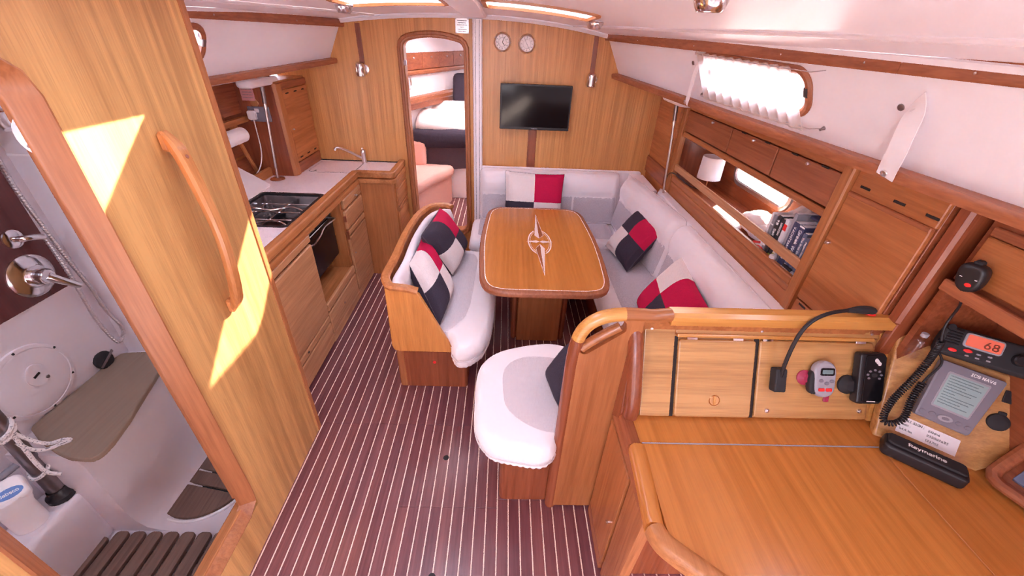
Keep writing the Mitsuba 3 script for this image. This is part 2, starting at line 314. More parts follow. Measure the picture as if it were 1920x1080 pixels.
# ---------------------------------------------------------------- entries
def fresh(key):
    used = scene.keys() | labels.keys()
    if key not in used and not any(k.startswith(key+'__') for k in used): return key
    i = 1
    while f'{key}_{i:03d}' in used or any(k.startswith(f'{key}_{i:03d}__') for k in used): i += 1
    return f'{key}_{i:03d}'
def thing(name, label, category, group=None):
    k = fresh(name); labels[k] = {'label': label, 'category': category}
    if group: labels[k]['group'] = group
    return k
def put(key, mesh, mat, smooth=35, label=None):
    scene[key] = mikit.ply(mesh, mat, smooth=smooth)
    if label: labels.setdefault(key, {})['label'] = label
    return key
def part(parent, name, mesh, mat, smooth=35, label=None):
    return put(fresh(f'{parent}__{name}'), mesh, mat, smooth, label)
def solo(name, mesh, mat, label, category, group=None, smooth=35):
    k = thing(name, label, category, group); return put(k, mesh, mat, smooth)
def struct(name, mesh=None, mat=None, label=None, smooth=35):
    k = name; labels[k] = {'kind': 'structure'}
    if label: labels[k]['label'] = label
    if mesh is not None: put(k, mesh, mat, smooth)
    return k
def text_on(parent, s, h, o, ex, ey, mat, depth=0.0008, bold=False, centre=False, name='lettering'):
    m = meshkit.text_mesh(s, h, depth, bold); ex, ey = unit(ex), unit(ey)
    if centre: w = m.bounds[1][0]+m.bounds[0][0]; m.apply_translation([-w/2, 0, 0])
    return part(parent, name, frame(m, o, ex, ey), mat, smooth=False)
def screw(parent, c, nrm, r=0.006, name='screw', mat='chrome'):
    part(parent, name, lathe([(r, 0), (r*0.9, r*0.35), (r*0.5, r*0.55), (0, r*0.6)], c, nrm, 14), mat)

# ================================================================ THE SETTING
CL = -0.24
def mx(x): return 2*CL - x
def pm(p): return np.array([mx(p[0]), p[1], p[2]])
def LOW(y): d = 3.57-y; return np.array([0.884+0.166*d, y, 1.667-0.035*d])
def UPP(y): d = 3.57-y; return np.array([0.757+0.166*d, y, 1.890-0.0176*d])
def LOWP(y): d = 3.57-y; return np.array([mx(0.884+0.166*d), y, 1.687-0.035*d])
def UPPP(y): d = 3.57-y; return np.array([mx(0.757+0.166*d), y, 1.897+0.006*d])

# --- cabin sole: planks between pale inlaid strips
struct('floor', bx(-1.20, 1.30, -0.6, 3.60, -0.06, -0.006), 'dark_gap')
PITCHX, X0 = 0.0522, -0.977
k = 0
for i in range(-4, 43):
    xs = X0 + PITCHX*i
    if xs > 1.25: break
    xa, xb = xs+0.0028, xs+PITCHX-0.0028
    xm = (xa+xb)/2
    cuts = [-0.6, 1.05, 1.52, 3.57] if -0.47 < xm < 0.03 else [-0.6, 1.52, 3.57] if xm < -0.47 else [-0.6, 1.09, 3.57]
    for a, b in zip(cuts[:-1], cuts[1:]):
        part('floor', 'plank', bx(xa, xb, a+0.0006, b-0.0006, -0.008, 0.0, 0.0006), f'floor_wood_{int(rng.integers(0, 4))}', smooth=False)
        part('floor', 'inlay_strip', bx(xs-0.0026, xs+0.0026, a+0.0006, b-0.0006, -0.008, 0.0002), 'holly', smooth=False)
for c in ((-0.260, 1.312), (-0.248, 0.762)):
    part('floor', 'finger_hole', lathe([(0, 0.0006), (0.0115, 0.0006), (0.0135, 0.0012), (0.015, 0.0)], (c[0], c[1], 0), n=20), 'black_matt', label='black finger hole of a floor hatch')

# --- coachroof liner with hatch openings
def zc(y): return 2.046 - 0.036*np.clip((y-2.4)/1.17, 0, 2)
def roof(V, dz=0.0):
    x, y = V[:, 0], V[:, 1]; d = 3.57-y
    dx = 0.757+0.166*d - CL; ze = np.where(x > CL, 1.925-0.0150*d, 1.945+0.0*d)
    t = np.abs(x-CL)/dx
    return np.column_stack([x, y, zc(y)-(zc(y)-ze)*t**2.2 + dz])
HATCHES = [sbox(-0.13, 2.46, 0.47, 2.84), sbox(mx(0.43), 2.46, mx(-0.13), 2.84), sbox(-0.56, 0.85, -0.14, 1.705), sbox(-1.56, 0.25, -1.12, 0.95)]
def rounded(b, r=0.05): return b.buffer(-r).buffer(r)
roof_plan = Polygon([(UPPP(3.60)[0]-0.03, 3.60), (UPPP(-1.2)[0]-0.03, -1.2), (UPP(-1.2)[0]+0.03, -1.2), (UPP(3.60)[0]+0.03, 3.60)])
for h in HATCHES: roof_plan = roof_plan.difference(rounded(h))
m_ = sheet(roof_plan, roof, 0.10)
struct('ceiling', m_, 'vinyl', smooth=30)
for n_, h in enumerate(HATCHES):
    P = rounded(h, 0.05); ring = np.array(P.exterior.coords)[:-1]
    ring = np.array([P.exterior.interpolate(k/72, normalized=True).coords[0] for k in range(72)])
    base = roof(ring); top = base+[0, 0, 0.035]
    i = np.arange(72); j = (i+1) % 72
    well = TM(np.vstack([base, top]), np.vstack([np.stack([i, j, j+72], 1), np.stack([i, j+72, i+72], 1)]))
    w = struct(f'window_{n_+1}', well, 'gelcoat', label='deck hatch in the white cabin roof')
    prof = [(-0.012, -0.010), (0.012, -0.010), (0.014, 0.004), (-0.014, 0.004)]
    part(w, 'hatch_trim', sweep(base, prof, closed=True, upref=(0, 0, 1)), 'wood_trim_x', label='dark wooden rim of the hatch')
    if n_ < 2:
        q = np.array(P.buffer(0.01).exterior.coords)[:-1]; v, f, _ = tri(P.buffer(0.01))
        vv = roof(v, 0.035)
        part(w, 'pane', TM(vv, f), 'acrylic', smooth=False)
        if n_ == 1: part(w, 'blind', TM(vv-[0, 0, 0.012], f), 'blind_cloth', smooth=False, label='drawn white blind under the hatch pane')
# moulded beam across the roof over the bulkhead, where the mast post stands
yb = np.linspace(UPPP(3.5)[0], UPP(3.5)[0], 40)
path = roof(np.column_stack([yb, np.full(40, 3.545)]), -0.004)
part('ceiling', 'edge_moulding', sweep(path, [(-0.02, -0.022), (0.022, -0.022), (0.030, -0.006), (0.022, 0.012), (-0.02, 0.012)], upref=(0, 0, 1)), 'gelcoat')
xs_ = np.linspace(3.52, 1.7, 24)
path = roof(np.column_stack([np.full(24, CL), xs_]), -0.002)
part('ceiling', 'centre_beam', sweep(path, [(-0.085, -0.004), (-0.075, -0.020), (0.075, -0.020), (0.085, -0.004), (0.085, 0.01), (-0.085, 0.01)], upref=(0, 0, 1)), 'vinyl')
for sx in (-0.085, 0.085):
    part('ceiling', 'seam', tube(roof(np.column_stack([np.full(24, CL+sx), xs_]), -0.006), 0.003, 6), 'piping')
# rolled seams that divide the vinyl at the side of the roof
for side in (1, -1):
    ys = np.linspace(3.45, -1.0, 40); d = 3.57-ys
    xr = (0.757+0.166*d) - 0.20 - 0.10*np.clip((ys-2.4)/1.0, 0, 1)
    if side < 0: xr = mx(xr)
    part('ceiling', 'seam', tube(roof(np.column_stack([xr, ys]), -0.003), 0.009, 8), 'vinyl')

# --- coachroof sides with their windows
EU = unit(LOW(0)-LOW(3.57)); EV = UPP(2)-LOW(2); EV = EV-EU*(EV@EU); HV = np.linalg.norm(EV); EV = EV/HV
EN = np.cross(EU, EV)                       # points inboard and down
EUP, EVP, ENP = EU*[-1, 1, 1], EV*[-1, 1, 1], EN*[-1, 1, 1]
OS, OP = LOW(3.57), LOWP(3.57)
def SS(u, v, w=0.0): return OS+EU*u+EV*v+EN*w
def SP(u, v, w=0.0): return OP+EUP*u+EVP*v+ENP*w
WIN = Polygon(rrect(1.25, 1.955, 0.085, 0.268, 0.070, 8))
WIN2 = Polygon(rrect(2.75, 3.55, 0.085, 0.268, 0.070, 8))
for nm, o, eu, ev, en, win, nn in (('wall_starboard', OS, EU, EV, EN, WIN, 4), ('wall_port', OP, EUP, EVP, ENP, WIN, 5)):
    P = Polygon([(-0.03, -0.05), (4.8, -0.05), (4.8, 0.34), (-0.03, 0.34)]).difference(win).difference(WIN2)
    struct(nm, frame(ext(P, -0.035, 0.0), o, eu, ev, en), 'liner', label='white hull side of the cabin above the lower rail')
    w = struct(f'window_{nn}', label='cabin side window with rounded wooden frame')
    ring = np.array(win.exterior.coords)[:-1]
    pth = np.array(o)+ring[:, :1]*np.array(eu)+ring[:, 1:2]*np.array(ev)+np.array(en)*0.002
    prof = [(-0.022, -0.004), (0.006, -0.004), (0.008, 0.004), (0.0, 0.012), (-0.012, 0.013), (-0.022, 0.007)]
    s_ = 1 if nn == 4 else -1
    part(w, 'window_frame', sweep(pth, [(s_*a, b) for a, b in prof], closed=True, upref=en), 'wood_trim_y', label='wooden window frame')
    inner = win.buffer(-0.012)
    part(w, 'metal_frame', frame(ext(win.buffer(0.002).difference(inner), -0.03, -0.018), o, eu, ev, en), 'steel')
    part(w, 'pane', frame(ext(inner.buffer(0.002), -0.025, -0.0249), o, eu, ev, en) if False else TM(np.array(o)+tri(inner)[0][:, :1]*np.array(eu)+tri(inner)[0][:, 1:2]*np.array(ev)-0.024*np.array(en), tri(inner)[1]), 'acrylic', smooth=False)
    for uc in (1.33, 1.945) if nn == 4 else (1.262,):
        part(w, 'latch', frame(bx(uc-0.014, uc+0.010, 0.165, 0.205, -0.012, 0.016, 0.004), o, eu, ev, en), 'black' if nn == 4 else 'dark_steel')

# --- wooden rails along the cabin sides
def rail_run(fn, ya, yb, prof, n=24, off=(0, 0, 0)): return sweep(np.array([fn(y)+np.array(off) for y in np.linspace(ya, yb, n)]), prof, upref=(0, 0, 1))
r_up = [(-0.012, -0.002), (0.012, -0.002), (0.014, 0.004), (0.014, 0.040), (0.010, 0.047), (-0.012, 0.047)]
def both(p): return p
for fn, nm, cuts in ((UPP, 'trim_1', (3.585, 1.292, -1.0)), (UPPP, 'trim_2', (3.585, -1.0))):
    s_ = 1 if fn is UPP else -1
    t_ = struct(nm, label='upper wooden rail along the cabin side')
    for a, b in zip(cuts[:-1], cuts[1:]):
        pr = [(s_*p, q) for p, q in r_up]
        part(t_, 'rail', rail_run(fn, a-0.0008, b+0.0008, pr, off=(-0.006*s_, 0, 0)), 'wood_trim_y')
    for y in (3.0, 2.35, 1.75, 1.4, 1.1):
        c = fn(y)+np.array([-0.022*s_, 0, 0.018]); screw(t_, c, (-s_, 0, -0.2), 0.0035)
r_lo = [(-0.030, -0.026), (-0.012, -0.034), (0.050, -0.030), (0.055, -0.010), (0.050, 0.004), (-0.018, 0.006), (-0.032, -0.004)]
for fn, nm in ((LOW, 'trim_3'), (LOWP, 'trim_4')):
    s_ = 1 if fn is LOW else -1
    t_ = struct(nm, label='lower wooden rail above the lockers')
    part(t_, 'rail', rail_run(fn, 3.57, -1.0, [(s_*p, q) for p, q in r_lo], off=(-0.004*s_, 0, 0)), 'wood_trim_y')
    part(t_, 'soffit', TM([fn(3.57)+[0, 0, -0.03], fn(-1.0)+[0, 0, -0.03], fn(-1.0)+[s_*0.8, 0, -0.10], fn(3.57)+[s_*0.8, 0, -0.10]], [[0, 1, 2], [0, 2, 3]]), 'liner')

# --- forward bulkhead with the doorway to the fore cabin
_arch = [(x, 1.832+0.040*(1-((x+0.565)/0.247)**2)) for x in np.linspace(-0.318, -0.812, 16)]
DOORI = Polygon([(-0.812, 0.270), (-0.318, 0.270)] + _arch).buffer(-0.07).buffer(0.07)
_unused = Polygon([(-0.790, 0.285), (-0.335, 0.285)] + [(-0.335 - 0.0, 1.700)] + [(-0.5625+0.2275*math.cos(t)*(abs(math.cos(t))**-0.55 if abs(math.cos(t)) > 1e-6 else 0), 1.700+0.125*math.sin(t)*(abs(math.sin(t))**-0.4 if math.sin(t) > 1e-6 else 0)) for t in np.linspace(0.05, math.pi-0.05, 30)] + [(-0.790, 1.700)]).buffer(-0.05).buffer(0.05)
outline = Polygon([(-1.80, 0), (-1.80, 1.60), (UPPP(3.57)[0]-0.10, 1.75), (UPPP(3.57)[0], 1.95), (-0.9, 2.0), (CL, 2.03), (0.4, 2.0), (UPP(3.57)[0], 1.93), (UPP(3.57)[0]+0.10, 1.75), (1.30, 1.60), (1.30, 0)])
struct('wall_forward', plate_h('xz', outline.difference(DOORI), 3.57, 3.60), 'wood_bulkhead', label='honey-coloured veneered bulkhead')
d_ = struct('door_1', label='rounded doorway to the fore cabin')
ring = np.array([DOORI.buffer(0.010).exterior.interpolate(k/110, normalized=True).coords[0] for k in range(110)])
pth = np.column_stack([ring[:, 0], np.full(110, 3.569), ring[:, 1]])
part(d_, 'door_frame', sweep(pth, [(-0.018, -0.03), (-0.018, 0.006), (-0.010, 0.016), (0.004, 0.018), (0.009, 0.009), (0.020, 0.008), (0.025, 0.002), (0.025, -0.002), (-0.010, -0.002), (-0.010, -0.03)], closed=True, upref=(0, -1, 0)), 'wood_trim_z', label='moulded wooden frame')
part(d_, 'jamb', plate_h('xz', DOORI.buffer(0.004).difference(DOORI.buffer(-0.018)), 3.575, 3.66), 'wood_trim_z')
part(d_, 'hinge', bx(-0.800, -0.776, 3.56, 3.576, 1.66, 1.70, 0.004), 'chrome')

# --- partition of the head compartment: doorway aft, veneered panel, wooden corner trim forward
PX = -0.985
_tc = [(0.905-0.055*(1-math.cos(t)), 1.745+0.055*math.sin(t)) for t in np.linspace(0, math.pi/2, 9)]
head_open = Polygon([(0.450, 0.245), (0.905, 0.245)] + _tc + [(0.505-0.055*math.sin(t), 1.745+0.055*math.cos(t)) for t in np.linspace(0, math.pi/2, 9)])
part_out = Polygon([(-0.6, 0), (1.475, 0), (1.475, 1.62), (1.475, 1.87), (1.475, 2.02), (-0.6, 2.03)])
struct('wall_head', plate_h('yz', part_out.difference(head_open.buffer(0.042, join_style=2)), PX-0.028, PX), 'wood_partition', label='pale veneered partition of the head compartment')
edge = np.array([(1.488, 0.0), (1.488, 0.8), (1.488, 1.62), (1.488, 1.76), (1.488, 1.88), (1.488, 1.99)])
edge = smooth_path(np.column_stack([np.full(6, PX-0.014), edge]), 40)
part('wall_head', 'corner_trim', sweep(edge, [(-0.019, -0.016), (0.019, -0.016), (0.019, 0.008), (0.012, 0.016), (-0.012, 0.016), (-0.019, 0.008)], upref=(0, 1, 0)), 'wood_trim_z', label='rounded wooden corner trim')
d2 = struct('door_2', label='doorway to the head compartment')
R = head_open
ring = np.array([R.exterior.interpolate(k/120, normalized=True).coords[0] for k in range(120)])
pth = np.column_stack([np.full(120, PX), ring])
# bevelled architrave: its face turns into the opening
cen = np.array([0.55, 1.0])
prof = [(0.045, 0.002), (0.040, 0.003), (0.003, -0.034), (0.0, -0.042), (0.045, -0.042)]
part(d2, 'door_frame', sweep(pth, [(a, b) for a, b in prof], closed=True, upref=(1, 0, 0)), 'wood_trim_z', label='bevelled wooden door frame')
part(d2, 'sill', bx(PX-0.068, PX-0.030, 0.40, 0.95, 0.215, 0.246, 0.003), 'wood_galley_y', label='raised wooden sill')
struct('wall_hull_port', bx(-2.06, -2.04, 1.48, 3.60, 0.3, 1.70), 'liner', smooth=False)

AO = Polygon([(-1.05, -0.05), (2.0, -0.05), (2.0, 2.2), (-1.05, 2.2)]).difference(sbox(-0.55, 1.05, 0.15, 2.3))
struct('wall_aft', plate_h('xz', AO, -0.98, -0.95), 'liner', smooth=False)

# ================================================================ GALLEY (port side)
GX = -1.155
def front(k, name, y0, y1, z0, z1, mat='wood_front', x=GX, t=0.018, r=0.004, label=None):
    return part(k, name, bx(x-t, x+0.005, y0+0.0025, y1-0.0025, z0+0.0025, z1-0.0025, 0.006), mat, label=label)
# worktop with its wooden fiddle rail
wt = thing('galley_worktop', 'speckled white galley worktop edged with a thick wooden fiddle rail', 'worktop')
WT = Polygon([(-1.86, 1.50), (-1.18, 1.50), (-1.18, 3.195), (-0.905, 3.195), (-0.905, 3.569), (-1.86, 3.569)])
hole = Polygon(rrect(-1.66, -1.235, 2.145, 2.705, 0.03))
part(wt, 'slab', ext(WT.difference(hole), 0.880, 0.910), 'worktop', smooth=False)
band = Polygon([(-1.205, 1.495), (-1.150, 1.495), (-1.150, 3.165), (-0.895, 3.165), (-0.865, 3.195), (-0.865, 3.569), (-0.915, 3.569), (-0.915, 3.215), (-1.170, 3.215), (-1.205, 3.185)])
part(wt, 'fiddle_rail', slab(np.array(band.exterior.coords)[:-1], 0.888, 0.942, 0.012, 3), 'wood_galley_y', label='rounded wooden fiddle rail')
band2 = Polygon([(-1.19, 1.495), (-1.146, 1.495), (-1.146, 3.161), (-0.893, 3.161), (-0.861, 3.193), (-0.861, 3.569), (-0.90, 3.569), (-0.90, 3.21), (-1.16, 3.21), (-1.19, 3.20)])
part(wt, 'lower_rail', slab(np.array(band2.exterior.coords)[:-1], 0.846, 0.884, 0.006, 2), 'wood_galley_y')
lid = Polygon(rrect(-1.565, -1.205, 3.215, 3.545, 0.035))
part(wt, 'sink_lid', slab(np.array(lid.buffer(-0.004).exterior.coords)[:-1], 0.9085, 0.9125, 0.001), 'worktop', label='white lid over the sink')
part(wt, 'lid_gap', ext(lid.difference(lid.buffer(-0.004)), 0.9095, 0.9108), 'dark_gap', smooth=False)
part(wt, 'finger_hole', lathe([(0, 0.0006), (0.009, 0.0006), (0.011, 0.001), (0.012, 0)], (-1.515, 3.245, 0.9125), n=16), 'black_matt')
part(wt, 'back_seal', bx(-1.60, -0.91, 3.562, 3.5699, 0.909, 0.917), 'black_matt', smooth=False)
# near cabinet
c1 = thing('galley_cabinet', 'galley cabinet with a tall plain door, nearest the pale partition', 'cabinet')
part(c1, 'body', bx(-1.80, GX-0.019, 1.50, 2.210, 0.0, 0.846), 'wood_red_y', smooth=False)
front(c1, 'panel', 1.50, 2.208, 0.792, 0.845)
front(c1, 'door', 1.50, 2.208, 0.252, 0.782)
dr_ = front(c1, 'drawer', 1.50, 2.208, 0.020, 0.188)
front(c1, 'drawer_rail', 1.50, 2.208, 0.194, 0.246)
part(c1, 'finger_hole', lathe([(0, 0.0015), (0.008, 0.0015), (0.009, 0)], (GX+0.004, 1.86, 0.22), (1, 0, 0), 14), 'black_matt')
# cooker niche: floor, far side and drawer below
c2 = thing('cooker_cabinet', 'open galley niche under the cooker with a drawer at its foot', 'cabinet')
part(c2, 'niche_floor', bx(-1.80, GX+0.002, 2.212, 2.765, 0.290, 0.302), 'wood_galley_y', smooth=False)
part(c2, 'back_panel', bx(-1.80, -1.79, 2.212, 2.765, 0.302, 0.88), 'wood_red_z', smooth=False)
front(c2, 'lip', 2.212, 2.768, 0.262, 0.325)
front(c2, 'drawer', 2.212, 2.768, 0.078, 0.252)
part(c2, 'lock', lathe([(0, 0.002), (0.006, 0.002), (0.008, 0)], (GX+0.004, 2.47, 0.17), (1, 0, 0), 14), 'dark_steel')
front(c2, 'plinth', 2.212, 3.19, 0.0, 0.070, x=GX-0.006)
part(c2, 'body', bx(-1.80, GX-0.019, 2.212, 2.765, 0.0, 0.288), 'wood_red_y', smooth=False)
# drawer cabinet
c3 = thing('drawer_cabinet', 'galley cabinet with drawers above a door, in the corner by the bulkhead', 'cabinet')
part(c3, 'body', bx(-1.80, GX-0.019, 2.766, 3.189, 0.0, 0.846), 'wood_galley_z', smooth=False)
d = front(c3, 'drawer', 2.786, 3.175, 0.765, 0.842)
part(d, 'knob', lathe([(0.004, 0), (0.004, 0.012), (0.009, 0.015), (0.009, 0.020), (0.005, 0.024), (0, 0.025)], (GX+0.004, 3.02, 0.80), (1, 0, 0), 16), 'chrome')
front(c3, 'drawer', 2.786, 3.175, 0.610, 0.755)
front(c3, 'rail', 2.786, 3.175, 0.555, 0.602)
d = front(c3, 'door', 2.786, 3.175, 0.078, 0.547)
part(c3, 'knob', lathe([(0.003, 0), (0.003, 0.008), (0.006, 0.010), (0, 0.014)], (GX+0.004, 2.83, 0.40), (1, 0, 0), 12), 'steel')
for z in (0.70, 0.585, 0.56): part(c3, 'catch', bx(GX-0.01, GX+0.006, 2.768, 2.784, z-0.022, z+0.022, 0.002), 'wood_red_z')
# return by the bulkhead
c4 = thing('corner_cabinet', 'narrow galley cabinet with small drawers beside the doorway', 'cabinet')
part(c4, 'body', plate('xy', [(-1.19, 3.190), (-0.905, 3.190), (-0.886, 3.20), (-0.878, 3.22), (-0.878, 3.568), (-1.19, 3.568)], 0.0, 0.846, 0.001), 'wood_galley_z')
for z0, z1 in ((0.790, 0.842), (0.640, 0.780), (0.600, 0.630), (0.090, 0.590)):
    part(c4, 'drawer' if z0 > 0.2 else 'door', bx(-0.884, -0.866, 3.222, 3.555, z0, z1, 0.004), 'wood_galley_y')
# cooker hung in the niche
ck = thing('cooker', 'black galley cooker with chrome pan rails and oven door', 'cooker')
OX = -1.238
part(ck, 'body', bx(-1.64, OX-0.012, 2.232, 2.735, 0.435, 0.800, 0.004), 'black')
od = part(ck, 'oven_door', bx(OX-0.012, OX+0.006, 2.236, 2.732, 0.440, 0.745, 0.004), 'black_gloss')
part(ck, 'control_panel', bx(OX-0.012, OX+0.004, 2.236, 2.732, 0.752, 0.832, 0.004), 'black')
for i in range(3):
    part(ck, 'knob', lathe([(0.016, 0), (0.015, 0.014), (0.010, 0.018), (0, 0.018)], (OX+0.004, 2.50+0.065*i, 0.792), (1, 0, 0), 18), 'black')
hp = [(OX+0.004, 2.285, 0.72), (OX+0.040, 2.285, 0.725), (OX+0.046, 2.36, 0.722), (OX+0.046, 2.44, 0.735), (OX+0.046, 2.50, 0.755), (OX+0.046, 2.665, 0.755), (OX+0.004, 2.668, 0.755)]
part(od, 'handle', tube(smooth_path(hp, 60), 0.0055, 10), 'chrome', label='chrome oven door handle')
part(ck, 'latch_plate', bx(OX+0.004, OX+0.016, 2.30, 2.43, 0.772, 0.784, 0.002), 'steel')
tray = Polygon(rrect(-1.648, -1.247, 2.157, 2.693, 0.02))
part(ck, 'rim', ext(hole.buffer(0.006).difference(Polygon(rrect(-1.642, -1.253, 2.163, 2.687, 0.02))), 0.898, 0.9135), 'black', smooth=False)
well = np.array(tray.exterior.coords)[:-1]; n_ = len(well); i = np.arange(n_); j = (i+1) % n_
part(ck, 'well', TM(np.vstack([np.column_stack([well, np.full(n_, 0.905)]), np.column_stack([well, np.full(n_, 0.806)])]), np.vstack([np.stack([i, j, j+n_], 1), np.stack([i, j+n_, i+n_], 1)])), 'steel')
part(ck, 'hob', bx(-1.645, -1.250, 2.16, 2.69, 0.800, 0.812, 0.002), 'black_gloss')
for cx, cy, r_ in ((-1.50, 2.30, 0.040), (-1.37, 2.44, 0.032), (-1.50, 2.57, 0.036)):
    part(ck, 'burner', lathe([(r_, 0), (r_, 0.012), (r_*0.8, 0.018), (r_*0.75, 0.024), (0, 0.026)], (cx, cy, 0.812), n=20), 'black')
for cy in (2.24, 2.36, 2.48, 2.62):
    part(ck, 'pan_support', tube([(-1.63, cy, 0.812), (-1.63, cy, 0.862), (-1.265, cy, 0.862), (-1.265, cy, 0.812)], 0.0035, 6), 'chrome')
for cx in (-1.60, -1.45, -1.30):
    part(ck, 'pan_support', tube([(cx, 2.175, 0.812), (cx, 2.175, 0.866), (cx, 2.675, 0.866), (cx, 2.675, 0.812)], 0.0035, 6), 'chrome')
for cy, zt in ((2.20, 0.897), (2.43, 0.893)):
    part(ck, 'fiddle_bar', tube(smooth_path([(-1.62, cy, 0.86), (-1.61, cy, zt), (-1.48, cy+0.01, zt), (-1.44, cy+0.03, zt), (-1.30, cy+0.03, zt), (-1.262, cy+0.03, 0.86)], 30), 0.005, 8), 'chrome')
# lifted white lid behind the cooker
lc = np.array([-1.775, 2.66, 0.975]); ex = unit([1.0, -0.06, -0.55]); ey = unit([0.05, 1.0, 0.05])
solo('cooling_box_lid', frame(slab(rrect(-0.13, 0.13, -0.17, 0.17, 0.02), -0.008, 0.008, 0.003), lc, ex, ey), 'plastic_white', 'white lid tilted up behind the cooker', 'lid')
# mixer tap
tp = thing('kitchen_tap', 'chrome mixer tap with a long swivelling spout on the galley worktop', 'tap')
part(tp, 'body', lathe([(0.026, 0), (0.026, 0.006), (0.020, 0.012), (0.019, 0.070), (0.021, 0.080), (0.021, 0.100), (0.014, 0.110), (0, 0.112)], (-1.205, 3.525, 0.910)), 'chrome')
part(tp, 'spout', tube(smooth_path([(-1.207, 3.522, 0.945), (-1.26, 3.490, 0.985), (-1.345, 3.435, 1.045), (-1.385, 3.405, 1.052), (-1.392, 3.400, 1.036)], 30), 0.010, 12), 'chrome')
part(tp, 'lever', cat(tube(smooth_path([(-1.205, 3.525, 1.022), (-1.200, 3.510, 1.032), (-1.190, 3.465, 1.042)], 12), 0.007, 8)), 'chrome')

# tall cupboard standing on the worktop in the corner
cu = thing('galley_cupboard', 'tall wooden cupboard standing on the galley worktop against the bulkhead', 'cupboard')
part(cu, 'body', bx(-1.86, -1.600, 3.09, 3.568, 0.911, 1.560, 0.002), 'wood_galley_z')
part(cu, 'aft_panel', bx(-2.03, -1.61, 3.082, 3.089, 0.912, 1.63), 'wood_red_z', smooth=False)
part(cu, 'corner_post', plate('xy', [(-1.64, 3.084), (-1.605, 3.084), (-1.588, 3.092), (-1.582, 3.108), (-1.582, 3.150), (-1.64, 3.150)], 0.912, 1.545, 0.001), 'wood_galley_z')
cd = part(cu, 'door', bx(-1.604, -1.584, 3.156, 3.556, 1.000, 1.500, 0.003), 'wood_locker_y')
part(cd, 'knob', lathe([(0.004, 0), (0.004, 0.008), (0.007, 0.010), (0, 0.015)], (-1.584, 3.185, 1.235), (1, 0, 0), 12), 'chrome')
for z in (1.025, 1.475):
    for y in (3.22, 3.35, 3.48): part(cd, 'vent_slot', bx(-1.590, -1.5825, y-0.022, y+0.022, z-0.004, z+0.004), 'dark_gap', smooth=False)
part(cu, 'plinth', bx(-1.604, -1.588, 3.152, 3.566, 0.912, 0.992, 0.002), 'wood_red_y')
part(cu, 'top_rail', bx(-1.604, -1.586, 3.152, 3.566, 1.506, 1.548, 0.002), 'wood_red_y')
# sockets and stickers on its aft side
sp = thing('socket_panel', 'dark double socket panel on the side of the galley cupboard', 'socket panel')
part(sp, 'plate', bx(-1.815, -1.665, 3.0715, 3.0815, 1.300, 1.400, 0.003), 'plastic_grey')
part(sp, 'switch', bx(-1.765, -1.735, 3.064, 3.072, 1.362, 1.388, 0.002), 'plastic_white')
part(sp, 'switch', bx(-1.700, -1.685, 3.066, 3.072, 1.335, 1.348, 0.002), 'plastic_light')
pg = thing('plug', 'white mains plug with a thin cord in the galley socket', 'plug')
part(pg, 'body', frame(slab(rrect(-0.028, 0.028, -0.03, 0.03, 0.012), 0, 0.030, 0.006), (-1.783, 3.070, 1.345), (1, 0, 0), (0, 0, 1), (0, -1, 0)), 'plastic_white')
part(pg, 'cord', tube(smooth_path([(-1.783, 3.06, 1.318), (-1.780, 3.05, 1.22), (-1.782, 3.04, 1.10), (-1.80, 2.99, 0.99), (-1.83, 2.88, 0.93), (-1.84, 2.80, 0.92)], 40), 0.004, 8), 'plastic_white')
ca = thing('sticker_card', 'pink printed card above the galley sockets', 'card')
part(ca, 'sheet', bx(-1.835, -1.745, 3.0795, 3.0815, 1.435, 1.520), 'pink', smooth=False)
for q in range(4): part(ca, 'print_line', bx(-1.825, -1.755, 3.0788, 3.0796, 1.505-0.017*q, 1.508-0.017*q), 'ink_grey', smooth=False)
solo('round_sticker', lathe([(0, 0.0015), (0.026, 0.0015), (0.028, 0)], (-1.760, 3.0815, 1.422), (0, -1, 0), 24), 'brass', 'round gold sticker above the galley sockets', 'sticker')

# shelves against the hull behind the cooker
sh = thing('galley_hull_locker', 'open wooden hull shelf behind the cooker', 'shelf')
part(sh, 'upper_panel', bx(-1.885, -1.865, 1.50, 3.088, 1.355, 1.545), 'wood_red_y', smooth=False)
part(sh, 'rail', sweep([(-1.855, 1.5, 1.315), (-1.855, 3.086, 1.315)], [(-0.018, -0.018), (0.018, -0.018), (0.022, 0), (0.018, 0.018), (-0.018, 0.018), (-0.022, 0)]), 'wood_galley_y')
part(sh, 'back', bx(-2.02, -2.00, 1.50, 3.088, 0.90, 1.36), 'wood_red_y', smooth=False)
part(sh, 'slope', TM([(-1.83, 1.5, 0.912), (-1.83, 3.086, 0.912), (-2.0, 3.086, 1.16), (-2.0, 1.5, 1.16)], [[0, 1, 2], [0, 2, 3]]), 'wood_red_y', smooth=False)
for z in (0.99, 1.06): part(sh, 'batten', bx(-1.99, -1.90, 1.5, 3.086, z, z+0.003), 'wood_galley_y', smooth=False)
part(sh, 'bracket', bx(-1.88, -1.85, 2.93, 2.965, 1.17, 1.31, 0.004), 'wood_galley_z')
part(sh, 'upright', frame(bx(-0.010, 0.010, -0.012, 0.012, 0, 0.40, 0.003), (-1.845, 3.04, 0.912), (1, 0, 0), (0, 1, 0.25), unit((-0.12, -0.25, 1))), 'wood_galley_z')
part(sh, 'fiddle', bx(-1.795, -1.765, 2.72, 3.084, 0.911, 0.975, 0.006), 'wood_galley_y')
pr = thing('paper_towel_roll', 'white paper towel roll under the galley shelf rail', 'paper roll')
part(pr, 'roll', lathe([(0.018, 0), (0.044, 0), (0.048, 0.006), (0.048, 0.304), (0.044, 0.31), (0.018, 0.31)], (-1.800, 2.60, 1.245), (0, 1, 0)), 'white')
